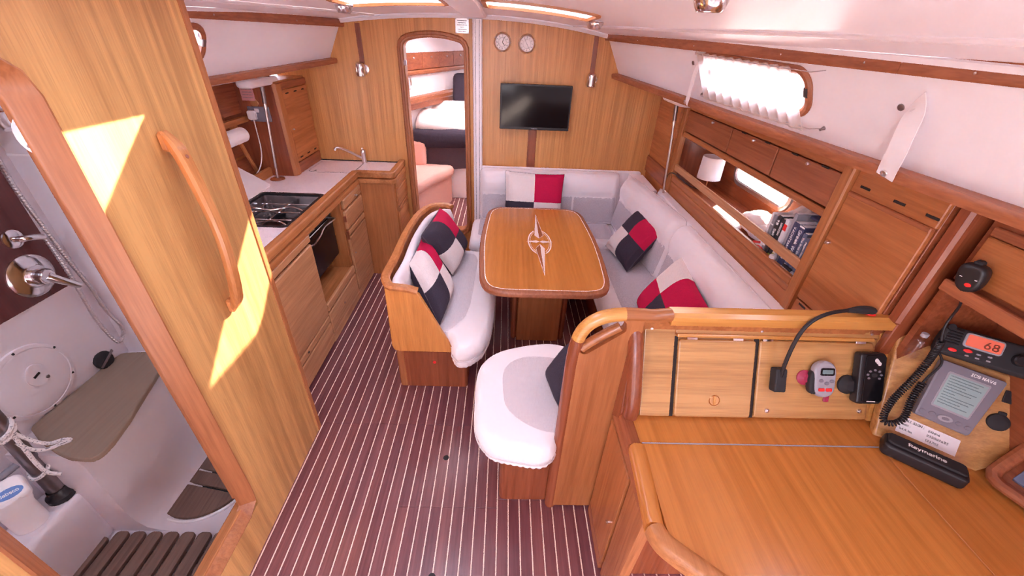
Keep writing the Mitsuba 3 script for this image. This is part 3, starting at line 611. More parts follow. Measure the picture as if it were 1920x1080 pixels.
part(pr, 'spindle', cyl((-1.800, 2.57, 1.245), (-1.800, 2.945, 1.245), 0.010), 'wood_galley_y')
st = thing('strip_light', 'white strip light under the port rail', 'light')
part(st, 'body', bx(-1.790, -1.700, 2.35, 2.93, 1.575, 1.610, 0.008), 'plastic_white')
part(st, 'slot', bx(-1.699, -1.694, 2.70, 2.90, 1.585, 1.598), 'ink_grey', smooth=False)

# tie rods of the rigging, one on each side
def rod(x, label, s_):
    t = thing('tie_rod', label, 'rod')
    b, tp_ = np.array([x, 3.0, 0.912]), np.array([x-0.045*s_, 3.03, 1.515])
    part(t, 'rod', cyl(b, tp_, 0.0085, n=14), 'steel')
    part(t, 'turnbuckle', cyl(b+(tp_-b)*0.86, tp_+(tp_-b)*0.05, 0.014, n=14), 'dark_steel')
    part(t, 'collar', cyl(b+(tp_-b)*0.80, b+(tp_-b)*0.85, 0.011, n=14), 'chrome')
    part(t, 'deck_plate', frame(slab(rrect(-0.06, 0.05, -0.19, 0.19, 0.04), -0.05, 0.0, 0.02, 3), tp_+[0, -0.02, 0.075], (1, 0, 0), (0, 1, 0)), 'gelcoat')
    return t
t_ = rod(-1.695, 'steel tie rod rising from the galley worktop', -1)
part(t_, 'flange', lathe([(0.012, 0.012), (0.030, 0.012), (0.048, 0.006), (0.052, 0)], (-1.695, 3.0, 0.911)), 'wood_red_y')
rod(1.235, 'steel tie rod rising behind the settee corner', 1)

# ================================================================ SALOON TABLE AND BENCH
tb = thing('saloon_table', 'varnished saloon table with pale inlaid compass star', 'table')
half = [(0.0, 0.640), (0.17, 0.640), (0.265, 0.632), (0.325, 0.605), (0.362, 0.545), (0.382, 0.42), (0.395, 0.20), (0.400, 0.0)]
q = np.array(half); ring = np.vstack([q, (q*[1, -1])[::-1][1:], (q*[-1, -1])[1:], (q*[-1, 1])[::-1][1:-1]])
ring = smooth_path(ring, 96, closed=True)
TC = np.array([0.255, 2.460]); tring = ccw(ring+TC)
part(tb, 'edge', slab(tring, 0.682, 0.720, 0.013, 3), 'wood_trim_y', label='rounded solid edge of the table top')
P = Polygon(tring)
part(tb, 'inlay_line', ext(P.buffer(-0.030).difference(P.buffer(-0.0355)), 0.719, 0.7206), 'holly', smooth=False, label='pale inlaid line')
part(tb, 'veneer', ext(P.buffer(-0.0355), 0.719, 0.7204), 'wood_table', smooth=False)
for yy in (0.06, 0.30): pass
star = [((0.0, 0.455), (-0.026, 0.10), (0.0, 0.055), (0.030, 0.10)), ((0.0, -0.425), (0.024, -0.10), (0.0, -0.045), (-0.030, -0.10))]
cx, cy = 0.256, 2.462
for tip, l, b, r in star:
    f = lambda p_: (cx+p_[0], cy+p_[1])
    part(tb, 'star_ray', ext(Polygon([f(tip), f(l), f(b)]), 0.7195, 0.7209), 'holly', smooth=False)
    part(tb, 'star_ray', ext(Polygon([f(tip), f(b), f(r)]), 0.7195, 0.7207), 'wood_trim_y', smooth=False)
    part(tb, 'star_outline', ext(Polygon([f(tip), f(l), f(b), f(r)]).buffer(0.003, join_style=2, mitre_limit=12).difference(Polygon([f(tip), f(l), f(b), f(r)])).difference(Point(-9, 9)), 0.7195, 0.7208), 'holly', smooth=False)
for s_ in (1, -1):
    part(tb, 'star_ray', ext(Polygon([(cx+s_*0.092, cy), (cx+s_*0.02, cy+0.018), (cx, cy), (cx+s_*0.02, cy-0.018)]), 0.7195, 0.7209), 'holly', smooth=False)
E1, E2 = Polygon(ell(cx, cy, 0.080, 0.190, 64)), Polygon(ell(cx, cy, 0.072, 0.178, 64))
cut = Polygon([(cx-0.03, cy-0.3), (cx+0.03, cy-0.3), (cx+0.03, cy+0.3), (cx-0.03, cy+0.3)])
part(tb, 'star_ring', ext(E1.difference(E2).difference(cut), 0.7195, 0.7208), 'holly', smooth=False)
E3 = Polygon(ell(cx, cy, 0.066, 0.166, 64)); E4 = Polygon(ell(cx, cy, 0.063, 0.160, 64))
part(tb, 'star_ring', ext(E3.difference(E4).difference(cut), 0.7195, 0.7208), 'holly', smooth=False)
part(tb, 'pedestal', bx(0.125, 0.430, 2.285, 2.80, 0.001, 0.681, 0.006), 'wood_mid_z', label='square wooden table foot')
for x0 in (0.085, 0.432):
    part(tb, 'corner_post', bx(x0, x0+0.038, 2.30, 2.79, 0.001, 0.50, 0.012), 'wood_red_z')
part(tb, 'top_frame', bx(0.06, 0.45, 1.98, 2.95, 0.655, 0.6815, 0.006), 'wood_red_y')

# bench with a curved wooden back
bn = thing('bench', 'upholstered island bench with curved wooden back beside the table', 'bench')
bp = part(bn, 'pedestal', plate('xy', rrect(-0.600, -0.190, 1.815, 2.74, 0.02), 0.001, 0.365, 0.003), 'wood_red_z', label='reddish wooden box under the bench')
part(bp, 'corner_post', bx(-0.606, -0.560, 1.808, 1.86, 0.001, 0.36, 0.010), 'wood_trim_z')
part(bp, 'pilot_light', lathe([(0, 0.006), (0.007, 0.005), (0.010, 0.002), (0.011, 0)], (-0.385, 1.815, 0.205), (0, -1, 0), 16), 'red', label='small red pilot light')
bpath = smooth_path([(-0.572, 1.752), (-0.600, 1.80), (-0.612, 1.95), (-0.615, 2.30), (-0.608, 2.55), (-0.575, 2.78), (-0.515, 2.885), (-0.440, 2.91), (-0.385, 2.88)], 44)
topz = 0.785+0.012*np.sin(np.linspace(0, math.pi, 44))
def wall_along(path, z0, z1, t):
    p = np.asarray(path, float); d = np.gradient(p, axis=0); d /= np.linalg.norm(d, axis=1, keepdims=True); s = np.column_stack([d[:, 1], -d[:, 0]])
    z0 = np.broadcast_to(z0, len(p)); z1 = np.broadcast_to(z1, len(p)); n = len(p)
    o, i_ = p-s*t/2, p+s*t/2
    v = np.vstack([np.column_stack([o, z0]), np.column_stack([o, z1]), np.column_stack([i_, z1]), np.column_stack([i_, z0])])
    a = np.arange(n-1); f = []
    for q_ in range(4):
        b0, b1 = q_*n, ((q_+1) % 4)*n; f += [np.stack([b0+a, b0+a+1, b1+a+1], 1), np.stack([b0+a, b1+a+1, b1+a], 1)]
    f += [np.array([[0, n, 2*n], [0, 2*n, 3*n]]), np.array([[n-1, 2*n-1, 3*n-1], [n-1, 3*n-1, 4*n-1]])]
    return TM(v, np.vstack(f))
part(bn, 'back_board', wall_along(bpath, 0.365, topz-0.008, 0.022), 'wood_trim_z', label='curved wooden back board')
cap = np.column_stack([bpath, topz]); cap = np.vstack([[(-0.43, 1.757, 0.752), (-0.50, 1.752, 0.774)], cap])
part(bn, 'cap_rail', sweep(smooth_path(cap, 80), [(-0.021, -0.012), (0.021, -0.012), (0.024, 0.002), (0.016, 0.014), (-0.016, 0.014), (-0.024, 0.002)], upref=(0, 0, 1)), 'wood_handle', label='rounded wooden cap rail')
ep = np.array([(-0.560, 0.352), (-0.262, 0.352), (-0.268, 0.40), (-0.420, 0.742), (-0.455, 0.765), (-0.575, 0.785), (-0.596, 0.775), (-0.600, 0.39), (-0.590, 0.362)])
part(bn, 'end_panel', plate('xz', ep, 1.738, 1.762, 0.008, 3), 'wood_bright_z', label='bright orange varnished end panel')
so = [(-0.585, 1.772), (-0.30, 1.772), (-0.262, 1.735), (-0.258, 1.66), (-0.225, 1.615), (-0.155, 1.625), (-0.085, 1.70), (-0.050, 1.82), (-0.035, 2.0), (-0.032, 2.5), (-0.055, 2.68), (-0.14, 2.78), (-0.30, 2.80), (-0.585, 2.80)]
so = rp(so, 0.025, 110)
seat, hf = puff(so, 0.378, 0.478, 0.042, crown=0.012, cell=0.024, wob=0.002)
sc_ = part(bn, 'seat_cushion', seat, 'cushion', smooth=True, label='off-white seat cushion')
chk = [(-0.56, 1.79), (-0.33, 1.76), (-0.26, 1.80), (-0.20, 1.90), (-0.18, 2.05), (-0.17, 2.60), (-0.20, 2.70), (-0.56, 2.72)]
part(sc_, 'checked_panel', skin(rp(chk, 0.04, 90), hf), 'cushion_check', smooth=True, label='grey checked centre panel')
lw = [np.array(p) for p in offset(ccw(so), 0.004)]
low_, _ = puff(np.array(lw), 0.330, 0.402, 0.030, cell=0.03)
part(sc_, 'cushion_base', low_, 'cushion', smooth=True)
part(sc_, 'seam', tube(np.column_stack([offset(ccw(so), 0.0015), np.full(110, 0.392)]), 0.0035, 6, closed=True), 'piping')
ip = smooth_path([(-0.47, 1.775), (-0.56, 1.80), (-0.578, 1.95), (-0.580, 2.30), (-0.572, 2.55), (-0.545, 2.74), (-0.500, 2.83), (-0.440, 2.865), (-0.40, 2.845)], 60)
prof = [(0.030*math.cos(a)*abs(math.cos(a))**-0.35 if abs(math.cos(a)) > 1e-6 else 0, 0.150*math.sin(a)*(abs(math.sin(a))**-0.5 if abs(math.sin(a)) > 1e-6 else 0)) for a in np.arange(28)*2*math.pi/28]
path3 = np.column_stack([ip+np.array([0.02, 0]), np.full(60, 0.622)])
scl = np.ones(60); scl[0] = scl[-1] = 0.75
part(bn, 'back_cushion', sweep(path3, prof, upref=(0, 0, 1), scale=scl), 'cushion', smooth=True, label='white back cushion')

# ---------------------------------------------------------------- scatter pillows
def pillow(key, c, t, quads, n=12, back='cloth_navy', pinch=0.10, wob=0.01, seed=1):
    """c: corners (lower a, lower b, upper b, upper a); quads: materials of (lower a, lower b, upper b, upper a), the front bulges along a x b"""
    A, B, C, D = [np.array(p, float) for p in c]; N = unit(np.cross(B-A, D-A))
    def surf(u, v, s):
        uu = u*(1-pinch*(1-v*v)*0.5*abs(u)**1.5*1.0); vv = v*(1-pinch*(1-u*u)*0.5*abs(v)**1.5)
        a, b = (uu+1)/2, (vv+1)/2
        base = (A*((1-a)*(1-b))[..., None]+B*(a*(1-b))[..., None]+C*(a*b)[..., None]+D*((1-a)*b)[..., None])
        h = t/2*np.power(np.maximum((1-u**4)*(1-v**4), 0), 0.55)
        w = wob*(meshkit.noise(np.stack([u*2.3+seed*7, v*2.3, u*0+s], -1))-0.5)*(1-u**4)*(1-v**4)
        return base+N*(s*h+w)[..., None]
    def patch(u0, u1, v0, v1, s, nn):
        u, v = np.meshgrid(np.linspace(u0, u1, nn+1), np.linspace(v0, v1, nn+1)); p = surf(u, v, s).reshape(-1, 3)
        i, j = np.meshgrid(np.arange(nn), np.arange(nn)); a = (j*(nn+1)+i).ravel()
        f = np.vstack([np.stack([a, a+1, a+nn+2], 1), np.stack([a, a+nn+2, a+nn+1], 1)])
        return TM(p, f if s > 0 else f[:, ::-1])
    nm = {'cloth_red': 'red', 'cloth_white': 'white', 'cloth_navy': 'dark navy', 'cloth_grey': 'dark grey'}
    for (u0, u1, v0, v1), m_ in zip(((-1, 0, -1, 0), (0, 1, -1, 0), (0, 1, 0, 1), (-1, 0, 0, 1)), quads):
        part(key, 'patch', patch(u0, u1, v0, v1, 1, n), m_, smooth=True, label=nm[m_]+' patch of the pillow')
    part(key, 'back', patch(-1, 1, -1, 1, -1, 2*n), back, smooth=True, label=nm[back]+' back of the pillow')
    e = np.linspace(-1, 1, 24)[:-1]
    rim = np.vstack([surf(e, -np.ones(23), 0), surf(np.ones(23), e, 0), surf(-e, np.ones(23), 0), surf(-np.ones(23), -e, 0)])
    part(key, 'seam', tube(rim, 0.0012, 4, closed=True), quads[0] if quads[0] == quads[1] else 'cloth_grey')
R_, W_, N_ = 'cloth_red', 'cloth_white', 'cloth_navy'
G = 'chequered pillows of red, white and navy patches'
pillow(thing('pillow', 'chequered pillow on the bench, the farther of its two, navy patch at upper left', 'pillow', G),
       ((-0.325, 2.34, 0.505), (-0.272, 2.800, 0.515), (-0.450, 2.735, 0.830), (-0.490, 2.235, 0.845)), 0.15, (W_, N_, R_, N_), seed=1)
pillow(thing('pillow', 'chequered pillow on the bench, the nearer of its two, large white patch in front', 'pillow', G),
       ((-0.335, 1.800, 0.495), (-0.300, 2.170, 0.505), (-0.515, 2.355, 0.775), (-0.535, 2.040, 0.755)), 0.15, (N_, W_, R_, W_), seed=2)
pillow(thing('pillow', 'chequered pillow upright against the settee back under the television', 'pillow', G),
       ((0.010, 3.200, 0.475), (0.505, 3.200, 0.475), (0.510, 3.345, 0.925), (0.012, 3.345, 0.940)), 0.13, (N_, W_, R_, W_), seed=3)
pillow(thing('pillow', 'chequered pillow standing on one corner in the settee bend, with two navy patches', 'pillow', G),
       ((0.901, 2.482, 0.495), (1.130, 2.580, 0.770), (1.095, 3.000, 0.785), (0.823, 2.865, 0.510)), 0.15, (N_, R_, N_, W_), seed=4)
pillow(thing('pillow', 'chequered pillow at the settee end, half hidden by the chart table rail', 'pillow', G),
       ((0.790, 1.640, 0.500), (1.065, 1.650, 0.760), (1.110, 2.160, 0.800), (0.850, 2.060, 0.520)), 0.15, (N_, R_, W_, R_), seed=5, back='cloth_grey')

# ================================================================ SETTEE
se = thing('settee', 'wooden frame of the corner settee behind the table', 'settee')
part(se, 'bulkhead_box', bx(-0.245, 0.72, 3.02, 3.566, 0.001, 0.345, 0.006), 'wood_red_y')
part(se, 'side_box', bx(0.725, 1.295, 1.105, 3.566, 0.001, 0.345, 0.006), 'wood_red_y')
def cushion(name, label, pts, z0, z1, r, check=None, mat2='cushion_grey', crown=0.012, n=90, wob=0.003, group=None, cell=0.026):
    k = thing(name, label, 'cushion', group)
    rg = smooth_path(pts, n, closed=True) if n else np.array(pts)
    m_, h_ = puff(rg, z0, z1, r, crown=crown, cell=cell, wob=wob, seed=len(scene))
    part(k, 'cover', m_, 'cushion', smooth=True)
    if check is not None: part(k, 'grey_panel', skin(np.array(check), h_), mat2, smooth=True, label='grey panel of the cushion')
    zz = (z0+z1)/2-0.012
    part(k, 'seam', tube(np.column_stack([offset(ccw(rg), 0.0005), np.full(len(rg), zz)]), 0.003, 5, closed=True), 'piping')
    return k
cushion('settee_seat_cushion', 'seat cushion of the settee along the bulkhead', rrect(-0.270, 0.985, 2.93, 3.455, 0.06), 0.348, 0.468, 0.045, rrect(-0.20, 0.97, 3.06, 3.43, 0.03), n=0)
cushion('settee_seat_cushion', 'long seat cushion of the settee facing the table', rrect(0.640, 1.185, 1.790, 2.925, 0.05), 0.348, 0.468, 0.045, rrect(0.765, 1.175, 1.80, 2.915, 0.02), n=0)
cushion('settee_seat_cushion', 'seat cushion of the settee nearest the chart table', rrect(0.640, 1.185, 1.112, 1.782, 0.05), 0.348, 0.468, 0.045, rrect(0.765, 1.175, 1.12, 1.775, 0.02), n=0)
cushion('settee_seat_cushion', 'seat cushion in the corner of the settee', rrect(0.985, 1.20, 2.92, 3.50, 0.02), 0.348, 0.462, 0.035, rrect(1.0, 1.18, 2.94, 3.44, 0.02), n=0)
# back cushions: drawn in (along, up), standing on the seat and leaning back; the upper roll is off-white, the lower field grey
def back_cushion(label, a, b, lean, h=0.462, z0=0.455, t=0.125, folds=2, roll=0.20, seed=0):
    k = thing('settee_back_cushion', label, 'cushion')
    a, b = np.array(a, float), np.array(b, float); ex = unit(np.append(b-a, 0)); L = np.linalg.norm(b-a); nin = np.cross(ex, (0, 0, 1.0))
    if nin @ np.append((a+b)/2-np.array([0.255, 2.46]), 0) > 0: nin = -nin
    ey = unit(np.array([0, 0, 1.0])-nin*lean); ez = np.cross(ex, ey)
    if ez @ nin < 0: ez = -ez
    o = np.array([a[0], a[1], z0])
    def gr(V):
        g = 0.010*np.exp(-((V[:, 1]-(h-roll))/0.012)**2)
        for q_ in range(1, folds): g = g+0.007*np.exp(-((V[:, 0]-L*q_/folds)/0.010)**2)*(V[:, 1] < h-roll)
        g = g-0.028*np.exp(-((V[:, 1]-(h-roll*0.55))/(roll*0.42))**2)
        rr = meshkit.fbm(np.column_stack([V[:, 0]*26+seed*5, V[:, 1]*7, V[:, 0]*0]), 2, seed)
        return g-0.010*(rr-0.5)*np.exp(-((V[:, 1]-(h-roll))/0.09)**2)
    m_, hf_ = puff(rrect(0.0, L, 0, h, 0.05), -t/2, t/2, 0.05, crown=0.012, cell=0.018, wob=0.004, seed=seed, grooves=gr)
    part(k, 'cover', frame(m_, o, ex, ey, ez), 'cushion', smooth=True, label='off-white cushion cover')
    for q_ in range(folds):
        p_ = rrect(max(L*q_/folds, 0.02)+0.004, min(L*(q_+1)/folds, L-0.02)-0.004, 0.03, h-roll-0.004, 0.012)
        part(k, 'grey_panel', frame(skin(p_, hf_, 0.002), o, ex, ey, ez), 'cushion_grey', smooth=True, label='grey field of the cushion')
    rim = rrect(0.0, L, 0, h, 0.05); part(k, 'piping', frame(tube(np.column_stack([rim, np.zeros(len(rim))]), 0.0035, 5, closed=True), o, ex, ey, ez), 'piping')
    return k
back_cushion('settee back cushion against the bulkhead under the television', (-0.205, 3.445), (1.020, 3.445), 0.12, folds=3, seed=1)
back_cushion('settee back cushion across the corner, beside the steel rod', (1.030, 3.410), (1.135, 2.430), 0.18, folds=2, seed=2)
back_cushion('settee back cushion along the side, nearest the chart table', (1.130, 2.405), (1.135, 1.125), 0.16, folds=2, seed=3)
# thin upholstered boards behind the back cushions
bb = thing('settee_back_pad', 'white padded ledge behind the settee back cushion under the television', 'pad')
part(bb, 'pad', bx(-0.205, 1.215, 3.520, 3.566, 0.47, 0.918, 0.014), 'cushion', smooth=40)
bb = thing('settee_back_pad', 'white padded ledge behind the settee cushions under the bookshelf', 'pad')
part(bb, 'pad', plate('xy', [(1.215, 1.112), (1.292, 1.112), (1.292, 3.05), (1.262, 3.15), (1.215, 3.06)], 0.47, 0.905, 0.014, 3), 'cushion', smooth=40)
bb = thing('settee_back_pad', 'white padded ledge in the settee corner beside the steel rod', 'pad')
part(bb, 'pad', plate('xy', [(1.165, 3.10), (1.215, 3.08), (1.225, 3.50), (1.185, 3.515), (1.10, 3.515)], 0.47, 0.905, 0.012, 3), 'cushion', smooth=40)

# ---------------------------------------------------------------- seat of the chart table
ns = thing('navigation_seat', 'rounded off-white seat on a wooden box in front of the chart table', 'seat')
part(ns, 'box', plate('xy', rrect(0.022, 0.262, 1.092, 1.60, 0.025), 0.001, 0.352, 0.004), 'wood_red_z', label='reddish wooden box under the seat')
so = smooth_path([(0.235, 1.020), (0.070, 1.012), (-0.035, 1.045), (-0.085, 1.120), (-0.103, 1.25), (-0.106, 1.42), (-0.085, 1.53), (-0.010, 1.615), (0.10, 1.665), (0.36, 1.68), (0.44, 1.60), (0.44, 1.10), (0.36, 1.085), (0.262, 1.08), (0.250, 1.045)], 120, closed=True)
m_, hf = puff(so, 0.395, 0.487, 0.042, crown=0.014, cell=0.022, wob=0.002, seed=5)
c_ = part(ns, 'seat_cushion', m_, 'cushion', smooth=True, label='off-white seat cushion')
ck_ = smooth_path([(0.22, 1.10), (0.12, 1.14), (0.045, 1.22), (0.025, 1.34), (0.040, 1.48), (0.10, 1.54), (0.30, 1.55), (0.40, 1.52), (0.40, 1.12), (0.30, 1.11)], 80, closed=True)
part(c_, 'checked_panel', skin(ck_, hf), 'cushion_check', smooth=True, label='grey checked centre panel')
lw, _ = puff(offset(ccw(so), 0.012), 0.352, 0.415, 0.026, cell=0.03)
part(c_, 'cushion_base', lw, 'cushion', smooth=True)
part(c_, 'seam', tube(np.column_stack([offset(ccw(so), 0.002), np.full(120, 0.408)]), 0.0035, 6, closed=True), 'piping')
k = thing('pillow', 'small dark navy pillow on the chart table seat behind the grab rail panel', 'pillow')
pillow(k, ((0.275, 1.215, 0.505), (0.235, 1.430, 0.510), (0.345, 1.440, 0.720), (0.400, 1.215, 0.730)), 0.10, (N_, N_, N_, N_), seed=6, n=8)

# ================================================================ STARBOARD LOCKERS, BOOKSHELF, CURTAIN
LX = 1.30
struct('wall_hull_starboard', cat(bx(1.66, 1.68, -1.0, 3.6, 0.3, 1.64)), 'liner', smooth=False)
hl = thing('bookshelf', 'open wooden bookshelf with lockers above it along the hull side of the settee', 'shelf')
part(hl, 'shelf_board', bx(LX-0.004, 1.66, 1.51, 3.40, 0.985, 1.000, 0.002), 'wood_red_y')
part(hl, 'lip', bx(LX-0.016, LX+0.010, 1.51, 3.035, 1.000, 1.040, 0.005), 'wood_locker_y')
part(hl, 'lower_moulding', bx(LX-0.012, LX+0.010, 1.51, 3.035, 0.966, 0.996, 0.005), 'wood_locker_y')
part(hl, 'lower_panel', bx(LX-0.004, LX+0.014, 1.51, 3.10, 0.44, 0.964, 0.002), 'wood_locker_y')
part(hl, 'fiddle_rail', bx(LX-0.010, LX+0.008, 1.512, 3.04, 1.078, 1.124, 0.004), 'wood_front', label='pale wooden rail across the front of the shelf')
y0, y1 = 1.505, 3.40
PORT = Polygon(ell(2.43, 1.185, 0.30, 0.080, 40)); PORT = Polygon(rrect(2.14, 2.74, 1.115, 1.255, 0.069, 8))
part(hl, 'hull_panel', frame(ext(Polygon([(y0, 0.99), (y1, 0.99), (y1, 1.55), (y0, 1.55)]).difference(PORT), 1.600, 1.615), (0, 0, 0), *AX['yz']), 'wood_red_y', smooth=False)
for z in (1.09, 1.29): part(hl, 'plank_joint', bx(1.5985, 1.6002, y0, y1, z, z+0.002), 'wood_locker_y', smooth=False)
part(hl, 'end_panel', bx(LX+0.004, 1.60, 3.085, 3.105, 0.99, 1.55, 0.002), 'wood_red_z')
part(hl, 'end_panel', bx(LX+0.004, 1.60, 1.485, 1.503, 0.99, 1.55, 0.002), 'wood_red_z')
part(hl, 'locker_floor', bx(LX+0.004, 1.60, 1.503, 3.09, 1.338, 1.352, 0.002), 'wood_red_y')
part(hl, 'locker_rail', bx(LX-0.012, LX+0.008, 1.512, 3.04, 1.325, 1.356, 0.005), 'wood_locker_y')
part(hl, 'top_rail', bx(LX-0.002, LX+0.014, 1.512, 3.04, 1.502, 1.56, 0.003), 'wood_locker_y')
for a, b in ((2.396, 3.036), (1.940, 2.392), (1.514, 1.936)):
    d = part(hl, 'locker_door', bx(LX-0.008, LX+0.008, a+0.0025, b-0.0025, 1.364, 1.498, 0.003), 'wood_trim_y')
    part(d, 'knob', lathe([(0.004, 0), (0.004, 0.008), (0.008, 0.011), (0.005, 0.017), (0, 0.018)], (LX-0.006, (a+b)/2-0.02 if a < 2.3 else 2.635, 1.487), (-1, 0, 0), 14), 'chrome')
    for yy in (a+0.10, b-0.12):
        if a < 2.3: part(d, 'hinge_slot', bx(LX-0.0075, LX-0.005, yy-0.022, yy+0.022, 1.494, 1.502), 'dark_gap', smooth=False)
def post(ya, yb, z0, z1, nm): part(hl, 'post', bx(LX-0.022, LX+0.02, ya, yb, z0, z1, 0.006), 'wood_galley_z', label=nm)
post(3.040, 3.105, 0.90, 1.565, 'post at the corner end')
post(1.455, 1.508, 0.60, 1.560, 'post beside the closed locker')
# side panel between the shelf and the bulkhead
pn = thing('corner_panelling', 'plain wooden panel in the saloon corner behind the steel rod', 'panel')
part(pn, 'board', bx(1.262, 1.285, 3.107, 3.568, 0.44, 1.60, 0.002), 'wood_locker_y')
part(pn, 'lower_board', bx(1.250, 1.262, 3.107, 3.568, 0.93, 1.06, 0.004), 'wood_red_y')
# portlight in the hull side
pw = struct('window_6', label='oval portlight in the hull above the bookshelf')
ring = np.array(PORT.exterior.coords)[:-1]
part(pw, 'window_frame', sweep(np.column_stack([np.full(len(ring), 1.600), ring]), [(-0.030, -0.006), (0.004, -0.012), (0.010, 0.004), (0.002, 0.012), (-0.022, 0.010)], closed=True, upref=(-1, 0, 0)), 'satin', label='silvery oval rim')
v_, f_, _ = tri(PORT); part(pw, 'pane', TM(np.column_stack([np.full(len(v_), 1.613), v_]), f_), 'glass', smooth=False)
scene['wall_hull_starboard'] = mikit.ply(frame(ext(Polygon([(-1.0, 0.3), (3.6, 0.3), (3.6, 1.64), (-1.0, 1.64)]).difference(Polygon(rrect(2.10, 2.90, 1.08, 1.36, 0.08))), 1.66, 1.68), (0, 0, 0), *AX['yz']), 'liner', smooth=False)

# closed locker aft of the shelf, and the division to the chart table
lk = thing('hull_locker', 'closed wooden hull locker with a large door between bookshelf and chart table', 'locker')
part(lk, 'body', bx(LX+0.012, 1.655, 1.10, 1.45, 0.44, 1.545, 0.002), 'wood_red_y')
part(lk, 'frame_top', bx(LX-0.002, LX+0.014, 1.100, 1.453, 1.455, 1.545, 0.003), 'wood_locker_y')
d = part(lk, 'door', bx(LX-0.008, LX+0.010, 1.103, 1.450, 0.985, 1.450, 0.003), 'wood_locker_y', label='large orange-brown locker door')
part(d, 'knob', lathe([(0.004, 0), (0.004, 0.008), (0.009, 0.011), (0.006, 0.018), (0, 0.019)], (LX-0.008, 1.420, 1.257), (-1, 0, 0), 14), 'chrome')
part(lk, 'edge_strip', bx(LX-0.010, LX+0.008, 1.103, 1.450, 1.440, 1.456, 0.003), 'wood_trim_y')
for yy in (1.395, 1.247, 1.125): part(lk, 'hinge_slot', bx(LX-0.0045, LX, yy-0.022, yy+0.022, 1.480, 1.488), 'dark_gap', smooth=False)
part(lk, 'lower_door', bx(LX-0.006, LX+0.010, 1.103, 1.450, 0.60, 0.975, 0.003), 'wood_locker_y')
for yy in (1.40, 1.20): part(lk, 'hinge_slot', bx(LX-0.008, LX-0.004, yy-0.02, yy+0.02, 0.962, 0.970), 'dark_gap', smooth=False)
dv = thing('partition_post', 'reddish wooden division board between the closed locker and the chart table', 'partition')
part(dv, 'board', bx(1.345, 1.655, 1.066, 1.092, 0.60, 1.545, 0.003), 'wood_red_z')
part(dv, 'edge_board', bx(1.318, 1.350, 1.048, 1.094, 1.130, 1.560, 0.009), 'wood_red_z')

# curtain on two rods across the side window
cn = thing('curtain', 'sunlit off-white gathered curtain hanging across the starboard side window', 'curtain')
nu, nv = 120, 16; U_, V_ = np.meshgrid(np.linspace(0, 1, nu), np.linspace(0, 1, nv))
ww = 0.022+0.009*np.sin(U_*2*math.pi*11+0.6*np.sin(U_*9))*(0.55+0.45*np.sin(V_*math.pi))+0.010*V_
uu = (1.238+0.640*U_)*(1-V_)+(1.268+0.690*U_)*V_+0.006*np.sin(V_*math.pi)*np.sin(U_*40)
vv = (0.276*(1-V_)+0.048*V_)+0.004*np.sin(U_*2*math.pi*11)*(V_ > 0.9)
pt = OS+uu[..., None]*EU+vv[..., None]*EV+ww[..., None]*EN
i_, j_ = np.meshgrid(np.arange(nu-1), np.arange(nv-1)); a_ = (j_*nu+i_).ravel()
part(cn, 'cloth', TM(pt.reshape(-1, 3), np.vstack([np.stack([a_, a_+1, a_+nu+1], 1), np.stack([a_, a_+nu+1, a_+nu], 1)])), 'curtain_cloth', smooth=True)
for v0, k0 in ((0.268, 1), (0.056, nv-2)):
    part(cn, 'hem', tube(np.array([OS+EU*uu[0 if v0 > 0.2 else -1, q]+EV*v0+EN*(ww[0 if v0 > 0.2 else -1, q]) for q in range(0, nu, 2)]), 0.0035, 5), 'curtain_cloth')
    part(cn, 'wire', tube([SS(1.20, v0, 0.004), SS(1.23, v0, 0.026), SS(1.98, v0+0.004, 0.026), SS(2.02, v0+0.004, 0.004)], 0.0018, 6), 'steel')
for u0, v0 in ((2.02, 0.060), (1.215, 0.056)):
    part(cn, 'hook', lathe([(0.008, 0), (0.006, 0.006), (0.003, 0.012), (0.005, 0.016), (0, 0.018)], SS(u0, v0, 0), EN, 12), 'dark_steel')
# white straps on the cabin side
def strap(label, pts, w, foot, sc):
    k = thing('strap', label, 'strap')
    p = smooth_path([SS(*q) for q in pts], 30)
    m_ = sweep(p, [(-w/2, -0.0012), (w/2, -0.0012), (w/2, 0.0012), (-w/2, 0.0012)], upref=EN)
    part(k, 'band', m_, 'plastic_white', smooth=60)
    screw(k, np.array(p[-1])+EN*0.002-EV*(-0.014), EN, 0.012)
    s2 = thing('wall_screw', 'dark screw head on the white cabin side beside the '+sc, 'screw')
    part(s2, 'head', lathe([(0.011, 0), (0.010, 0.003), (0.006, 0.005), (0, 0.005)], SS(*foot), EN, 14), 'dark_steel')
strap('wide white strap on the cabin side, fastened to the lower rail above the closed locker', [(2.345, 0.232, 0.003), (2.362, 0.215, 0.022), (2.368, 0.170, 0.045), (2.366, 0.115, 0.060), (2.352, 0.055, 0.064), (2.340, 0.008, 0.064)], 0.058, (2.298, 0.196, 0), 'wide strap')
strap('narrow white strap on the cabin side near the corner, left of the curtain', [(1.225, 0.220, 0.003), (1.228, 0.205, 0.020), (1.205, 0.142, 0.044), (1.172, 0.061, 0.062), (1.135, 0.010, 0.064)], 0.026, (1.150, 0.205, 0), 'narrow strap')

